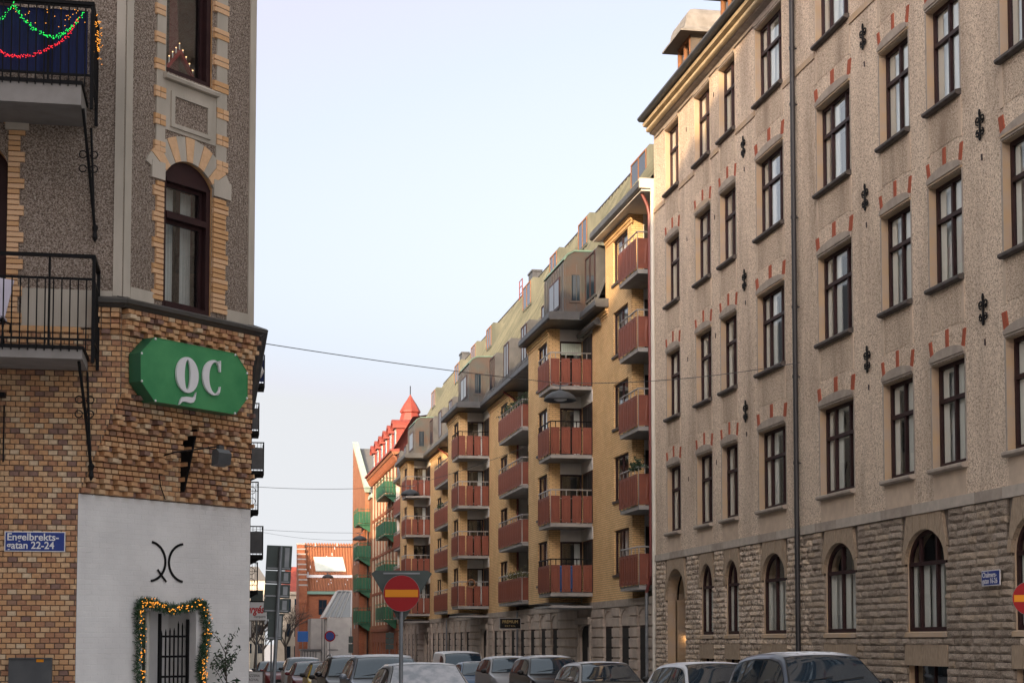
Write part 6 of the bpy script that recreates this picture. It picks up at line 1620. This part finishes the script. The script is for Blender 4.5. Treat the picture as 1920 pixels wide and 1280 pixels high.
# neighbour on the left side of the street and an unseen block added behind the camera (both sized to cast the street's shade)
def plain_block(name, label, x0_, x1_, y0_, y1_, h, rid, m, mr, face):
    t_ = thing(name, label, 'building', ((x0_+x1_)/2, (y0_+y1_)/2, gz(y0_))); mb = MB(); mb.bx(x0_, x1_, y0_, y1_, -2.2 if y0_ > 20 else -.2, h); part('wall', mb, m, t_)
    mb = MB(); e_ = .4; xm, ym = (x0_+x1_)/2, (y0_+y1_)/2
    if x1_-x0_ > y1_-y0_: r0, r1 = (x0_+3, ym, rid), (x1_-3, ym, rid); f = [(0,1,5,4),(1,2,5),(2,3,4,5),(3,0,4)]
    else: r0, r1 = (xm, y0_+.5, rid), (xm, y1_-.5, rid); f = [(0,1,4),(1,2,5,4),(2,3,5),(3,0,4,5)]
    mb.mesh([(x0_-e_, y0_-e_, h), (x1_+e_, y0_-e_, h), (x1_+e_, y1_+e_, h), (x0_-e_, y1_+e_, h), r0, r1], f); part('roof', mb, mr, t_)
    F_ = Frame((x1_, 0), (0, 1), (1, 0)) if face == 'x' else Frame((0, y1_), (1, 0), (0, 1)); a0, a1 = (y0_, y1_) if face == 'x' else (x0_, x1_)
    q = a0+1.4
    while q < a1-2:
        z = 1.2
        while z < h-2.5: mb = MB(); mb.box(F_, q, q+1.2, z, z+1.9, -.02, .02); mb.box(F_, q+.1, q+1.1, z+.1, z+1.8, .02, .026, 1); part('window', mb, [m_frame, M_CARGLASS], t_); z += 3.4
        q += 3.0
plain_block('neighbour_building', 'plaster building beyond the corner building on the left side of the street', -12, .55, 62.1, 104, 15.5, 21.4, m_creamwall, m_slateroof, 'x')
plain_block('neighbour_building', 'low brick building farthest along the left side of the street', -12, .55, 104.1, 205, 14.4, 19.2, m_rbrick, m_slateroof, 'x')
plain_block('unseen_shade_block', 'tall unseen plaster building across the cross street, sized to cast shade', -60, -1.5, -24, -3, 29.8, 31.0, M('unseen_block_brown', (.26, .21, .165), .9, (.20, .16, .125), 2), m_slateroof, 'y')
# projecting sign on the left facade
BS = thing('projecting_sign', 'white hanging sign with red script lettering cut off by the white corner', 'sign', (1.2, 56, 2.2))
FB = Frame((0, 56.0), (1, 0), (0, -1))
mb = MB(); mb.box(FB, .6, 1.72, 2.62, 3.22, 0, .06); part('board', mb, m_white_paint, BS)
mb = MB(); mb.box(FB, .8, 1.22, 2.05, 2.58, 0, .06); part('lower_board', mb, m_white_paint, BS)
mb = MB(); mb.box(FB, .5, 1.76, 3.22, 3.26, -.01, .07); part('bracket', mb, m_black, BS)
text_mesh('Burgés', .36, FB, .91, 2.86, .064, .002, M('red_script', (.50, .015, .02), .4), 'lettering', BS, 'LEFT', .72, .35, .012)
text_mesh('marquern', .13, FB, 1.30, 2.70, .064, .002, m_black, 'lettering', BS, 'LEFT', .75, .2)
# ------------------------------------------------------------------ street signs
def pole(mb, x, y, z0, z1, r_=.03, lean=0): mb.tube([(x-lean*(z1-z0), y, z0), (x, y, z1)], r_, 10)
def no_entry(label, x, y, zc, rad, top, rot, triangle, band=None, lean=0):
    t_ = thing('no_entry_sign', label, 'sign', (x, y, gz(y)+.12)); F_ = Frame((x, y), (math.cos(rot), math.sin(rot)), (math.sin(rot), -math.cos(rot)))
    mb = MB(); pole(mb, x, y+.04, gz(y), top, .034, lean); p_ = part('pole', mb, m_galv, t_)
    ci = lambda r_: [(r_*math.cos(R(a)), zc+r_*math.sin(R(a))) for a in range(0, 360, 8)]
    mb = MB(); mb.prism(F_, ci(rad), .0, .02); part('plate', mb, m_galv, t_)
    mb = MB(); mb.prism(F_, ci(rad*.985), .02, .023); part('disc', mb, m_red, t_)
    mb = MB(); k = rad*.90; mb.box(F_, -k, k, zc-rad*.2, zc+rad*.2, .023, .026); part('bar', mb, m_amber, t_)
    if triangle:
        g = thing('give_way_sign', 'back of a grey triangular sign fixed behind the no entry disc', 'sign', (x, y+.1, zc)); A = .50
        P = [(-A, zc+.33), (-A+.07, zc+.38), (A-.07, zc+.38), (A, zc+.33), (.06, zc-.42), (0, zc-.45), (-.06, zc-.42)]
        mb = MB(); mb.prism(F_, P, -.12, -.10); part('plate', mb, m_signback, g)
        mb = MB(); mb.box(F_, -.3, .3, zc+.32, zc+.345, -.10, -.085); mb.box(F_, -.2, .2, zc, zc+.025, -.10, -.085); part('bracket', mb, m_galv, g)
    if band:
        mb = MB(); mb.tube([(x-lean*(top-band), y+.04, band-.03), (x-lean*(top-band), y+.04, band+.03)], .038, 10); part('clamp', mb, m_whitepipe, t_)
    return t_
no_entry('round red no entry sign with amber bar on a grey pole before the parked cars', 3.02, 27.0, 2.69, .30, 2.7, R(-6), True)
no_entry('red no entry sign cut by the right picture edge, in front of the stone wall', 11.5, 22.0, 2.52, .245, 2.4, R(-26), False, 2.02, .06)
# stack of panels seen from behind on a leaning pole
SP = thing('sign_stack', 'back of tall stacked grey-green sign panels on a leaning pole', 'sign', (1.0, 27, .12))
def lx(z): return 1.06-.045*(3.5-z)
mb = MB(); mb.tube([(lx(0), 27.06, 0), (lx(3.45), 27.06, 3.45)], .032, 10); part('pole', mb, m_galv, SP)
for i, (z0, z1, hw_) in enumerate(((3.06, 3.46, .205), (2.84, 3.05, .205), (2.61, 2.83, .205), (2.37, 2.60, .205), (1.93, 2.355, .118))):
    zt_ = lambda z, o: (lx(z)-.02+o, z-.03*o)
    mb = MB(); F_ = Frame((0, 27.13), (1, 0), (0, -1)); mb.prism(F_, [zt_(z0, -hw_), zt_(z0, hw_), zt_(z1, hw_), zt_(z1, -hw_)], 0, .02); pn = part('panel', mb, m_signback, SP)
    mb = MB(); zz = z0+.02; mb.prism(F_, [zt_(zz, -hw_+.02), zt_(zz, hw_-.02), zt_(zz+.02, hw_-.02), zt_(zz+.02, -hw_+.02)], .02, .035); part('rail', mb, m_galv, pn)
    mb = MB(); mb.prism(F_, [zt_(z0+.05, hw_*.45), zt_(z0+.05, hw_*.8), zt_(z1-.03, hw_*.8), zt_(z1-.03, hw_*.45)], .02, .0215); part('sticker', mb, m_galv, pn)
# Chalmersgatan plate on the stone wall
CP = thing('street_name_plate', 'blue street plate reading Chalmers-gatan 16-26 on the rock-faced stone wall', 'sign', FR.P(27.9, 2.9, .05))
mb = MB(); mb.box(FR, 27.50, 28.22, 2.91, 3.19, .085, .10, 0); mb.box(FR, 27.515, 28.205, 2.925, 3.175, .10, .103, 1); part('plate', mb, [m_white_paint, m_blue], CP)
FRi = Frame((13.9, 28.19), (0, -1), (-1, 0))
text_mesh('Chalmers-', .135, FRi, .01, 3.065, .105, .001, m_white_paint, 'lettering', CP, 'LEFT', 1.0, bold=.002)
text_mesh('gatan 16-26', .135, FRi, .01, 2.955, .105, .001, m_white_paint, 'lettering', CP, 'LEFT', .93, bold=.002)
# far small signs
def small_sign(label, x, y, zc, shape, m, top, extra=None):
    t_ = thing('traffic_sign', label, 'sign', (x, y, gz(y))); mb = MB(); mb.tube([(x, y+.05, gz(y)), (x, y+.05, top)], .035, 8); part('pole', mb, m_galv, t_)
    F_ = Frame((x, y), (1, 0), (0, -1))
    for (kind, zz, w_, h_, mm) in shape:
        mb = MB()
        if kind == 'o': mb.prism(F_, [(w_*math.cos(R(a)), zz+h_*math.sin(R(a))) for a in range(0, 360, 20)], 0, .02+.003*h_)
        else: mb.box(F_, -w_, w_, zz-h_, zz+h_, 0, .02)
        part('plate', mb, mm, t_)
    return t_
small_sign('round blue and red no parking sign before the pale annex', 10.3, 150, 2.2, [('o', 2.4, .5, .5, m_red)], None, 2.5); 
o = [x for x in COL.objects if x.name.startswith('traffic_sign')][-1]; mb = MB(); F_ = Frame((10.3, 149.95), (1, 0), (0, -1)); mb.prism(F_, [(.38*math.cos(R(a)), 2.4+.38*math.sin(R(a))) for a in range(0, 360, 20)], 0, .02); part('blue_centre', mb, m_blue, o)
small_sign('blue square parking sign beside the pale annex entrance', 8.4, 160, 2.3, [('b', 2.4, .5, .5, M('bright_blue', (.02, .16, .55), .4))], None, 2.6)
small_sign('tall grey sign backs on a pole before the arched red brick base', 8.64, 82.5, 2.2, [('b', 2.22, .2, .135, m_signback), ('b', 1.93, .2, .135, m_signback), ('b', 1.65, .2, .12, m_signback)], None, 2.4)
small_sign('cluster of dark sign backs far behind the hanging red script sign', 1.75, 70, 2.2, [('b', 3.5, .26, .55, m_signback)], None, 4.0)
small_sign('round dark sign back beside the cluster of sign backs', 2.4, 71, 2.2, [('o', 3.6, .3, .42, m_signback), ('b', 3.1, .2, .25, m_signback)], None, 4.0)
small_sign('narrow dark traffic sign at the foot of the gabled building', 12.35, 152, 3, [('b', 2.1, .2, .3, m_signback), ('b', 1.3, .22, .4, m_signback)], None, 3.2)
# ------------------------------------------------------------------ overhead wires and hanging lamps
def wire(label, a_, b_, sag, r_=.009):
    A, B = Vector(a_), Vector(b_); pts = [A.lerp(B, i/14)+Vector((0, 0, -sag*4*(i/14)*(1-i/14))) for i in range(15)]
    mb = MB(); mb.tube(pts, r_, 5); return tag(mb.build('overhead_wire', m_lead), label, 'wire')
def hang_lamp(label, x, y, z, s=1.0):
    t_ = thing('street_lamp', label, 'street lamp', (x, y, z), group='street lamps hung over the street')
    mb = MB(); mb.lathe((x, y, z), [(.02*s, .27*s), (.06*s, .26*s), (.10*s, .24*s), (.24*s, .20*s), (.38*s, .11*s), (.44*s, .02*s), (.45*s, -.02*s), (.42*s, -.03*s), (.36*s, .04*s), (.0, .10*s)], 24); part('shade', mb, m_lead, t_, True)
    mb = MB(); mb.lathe((x, y, z), [(0, .10*s), (.16*s, .06*s), (.18*s, .0), (.10*s, -.03*s), (0, -.035*s)], 16); part('diffuser', mb, m_white_paint, t_, True)
    mb = MB(); mb.tube([(x, y, z+.26*s), (x, y, z+.40*s)], .025*s, 6); mb.tube([(x-.22*s, y, z+.42*s), (x, y, z+.38*s), (x+.22*s, y, z+.42*s)], .018*s, 5); part('hanger', mb, m_galv, t_)
LAMP = (8.42, 40.0, 7.9)
wire('long thin wire from the corner building to the nearest hanging street lamp', (.6, 31.0, 7.50), (LAMP[0], LAMP[1], LAMP[2]+.42), .05)
wire('thin wire from the nearest hanging street lamp to the plaster building downpipe', (LAMP[0], LAMP[1], LAMP[2]+.42), (13.85, 37.7, 8.62), .15)
hang_lamp('grey dome street lamp hanging before the yellow brick bay', *LAMP, .92)
hang_lamp('grey dome street lamp hanging lower before the far red-brown balconies', 8.3, 71.0, 8.25, .92)
hang_lamp('grey dome street lamp farther off, before the green balconies', 8.2, 95.0, 7.75, .92)
hang_lamp('tiny dark street lamp before the orange tiled roof', 8.2, 122.0, 6.6, .95)
wire('thin wire across the sky to the second hanging lamp', (.6, 61.0, 7.6), (8.3, 71.0, 8.65), .15)
wire('thin wire from the second hanging lamp to the yellow building', (8.3, 71.0, 8.65), (13.4, 70, 10.4), .1)
wire('thin wire across the sky to the third hanging lamp', (.6, 86.0, 7.8), (8.2, 95.0, 8.15), .1)
wire('lowest thin wire over the far end of the street', (.6, 112.0, 9.8), (13.3, 128.0, 10.0), .6)
# ------------------------------------------------------------------ bare winter trees at the end of the street
def bare_tree(label, x, y, h, seed, spread=.55):
    r_ = random.Random(seed); t_ = thing('bare_tree', label, 'tree', (x, y, gz(y)), group='bare trees at the end of the street'); tr = MB(); cr = MB(); z0 = gz(y)
    base = Vector((x, y, z0)); fork = Vector((x+r_.uniform(-.2, .2), y, z0+h*.32)); tr.tube([base, base.lerp(fork, .5), fork], [.17, .14, .12], 7)
    def grow(p, d, l, rad, dep):
        q = p+d*l; mid = p.lerp(q, .5)+Vector((r_.uniform(-1, 1), r_.uniform(-1, 1), r_.uniform(-.5, 1)))*l*.07
        (tr if dep == 0 else cr).tube([p, mid, q], [rad, rad*.85, rad*.65], 5 if dep < 2 else 3)
        if dep >= 5: return
        for _ in range(3 if dep < 3 else 2):
            nd = (d+Vector((r_.uniform(-1, 1), r_.uniform(-1, 1), r_.uniform(-.55, .8)))*spread*1.25).normalized(); grow(p.lerp(q, r_.uniform(.55, 1)), nd, l*r_.uniform(.62, .82), rad*.62, dep+1)
    for i in range(5): 
        a_ = i*1.26+r_.random(); grow(fork, Vector((math.cos(a_)*.55, math.sin(a_)*.55, .8)).normalized(), h*.24, .085, 0)
    part('trunk', tr, m_bark, t_); part('crown', cr, m_bark, t_)
bare_tree('bare winter tree before the pale cream building', 8.4, 196, 9.5, 1)
bare_tree('bare winter tree behind the leaning sign pole', 4.9, 205, 10.5, 2)
bare_tree('bare winter tree farthest left, near the white corner wall', 3.4, 185, 9.0, 3)
bare_tree('small bare tree between the two larger bare trees', 6.6, 225, 9.0, 4)
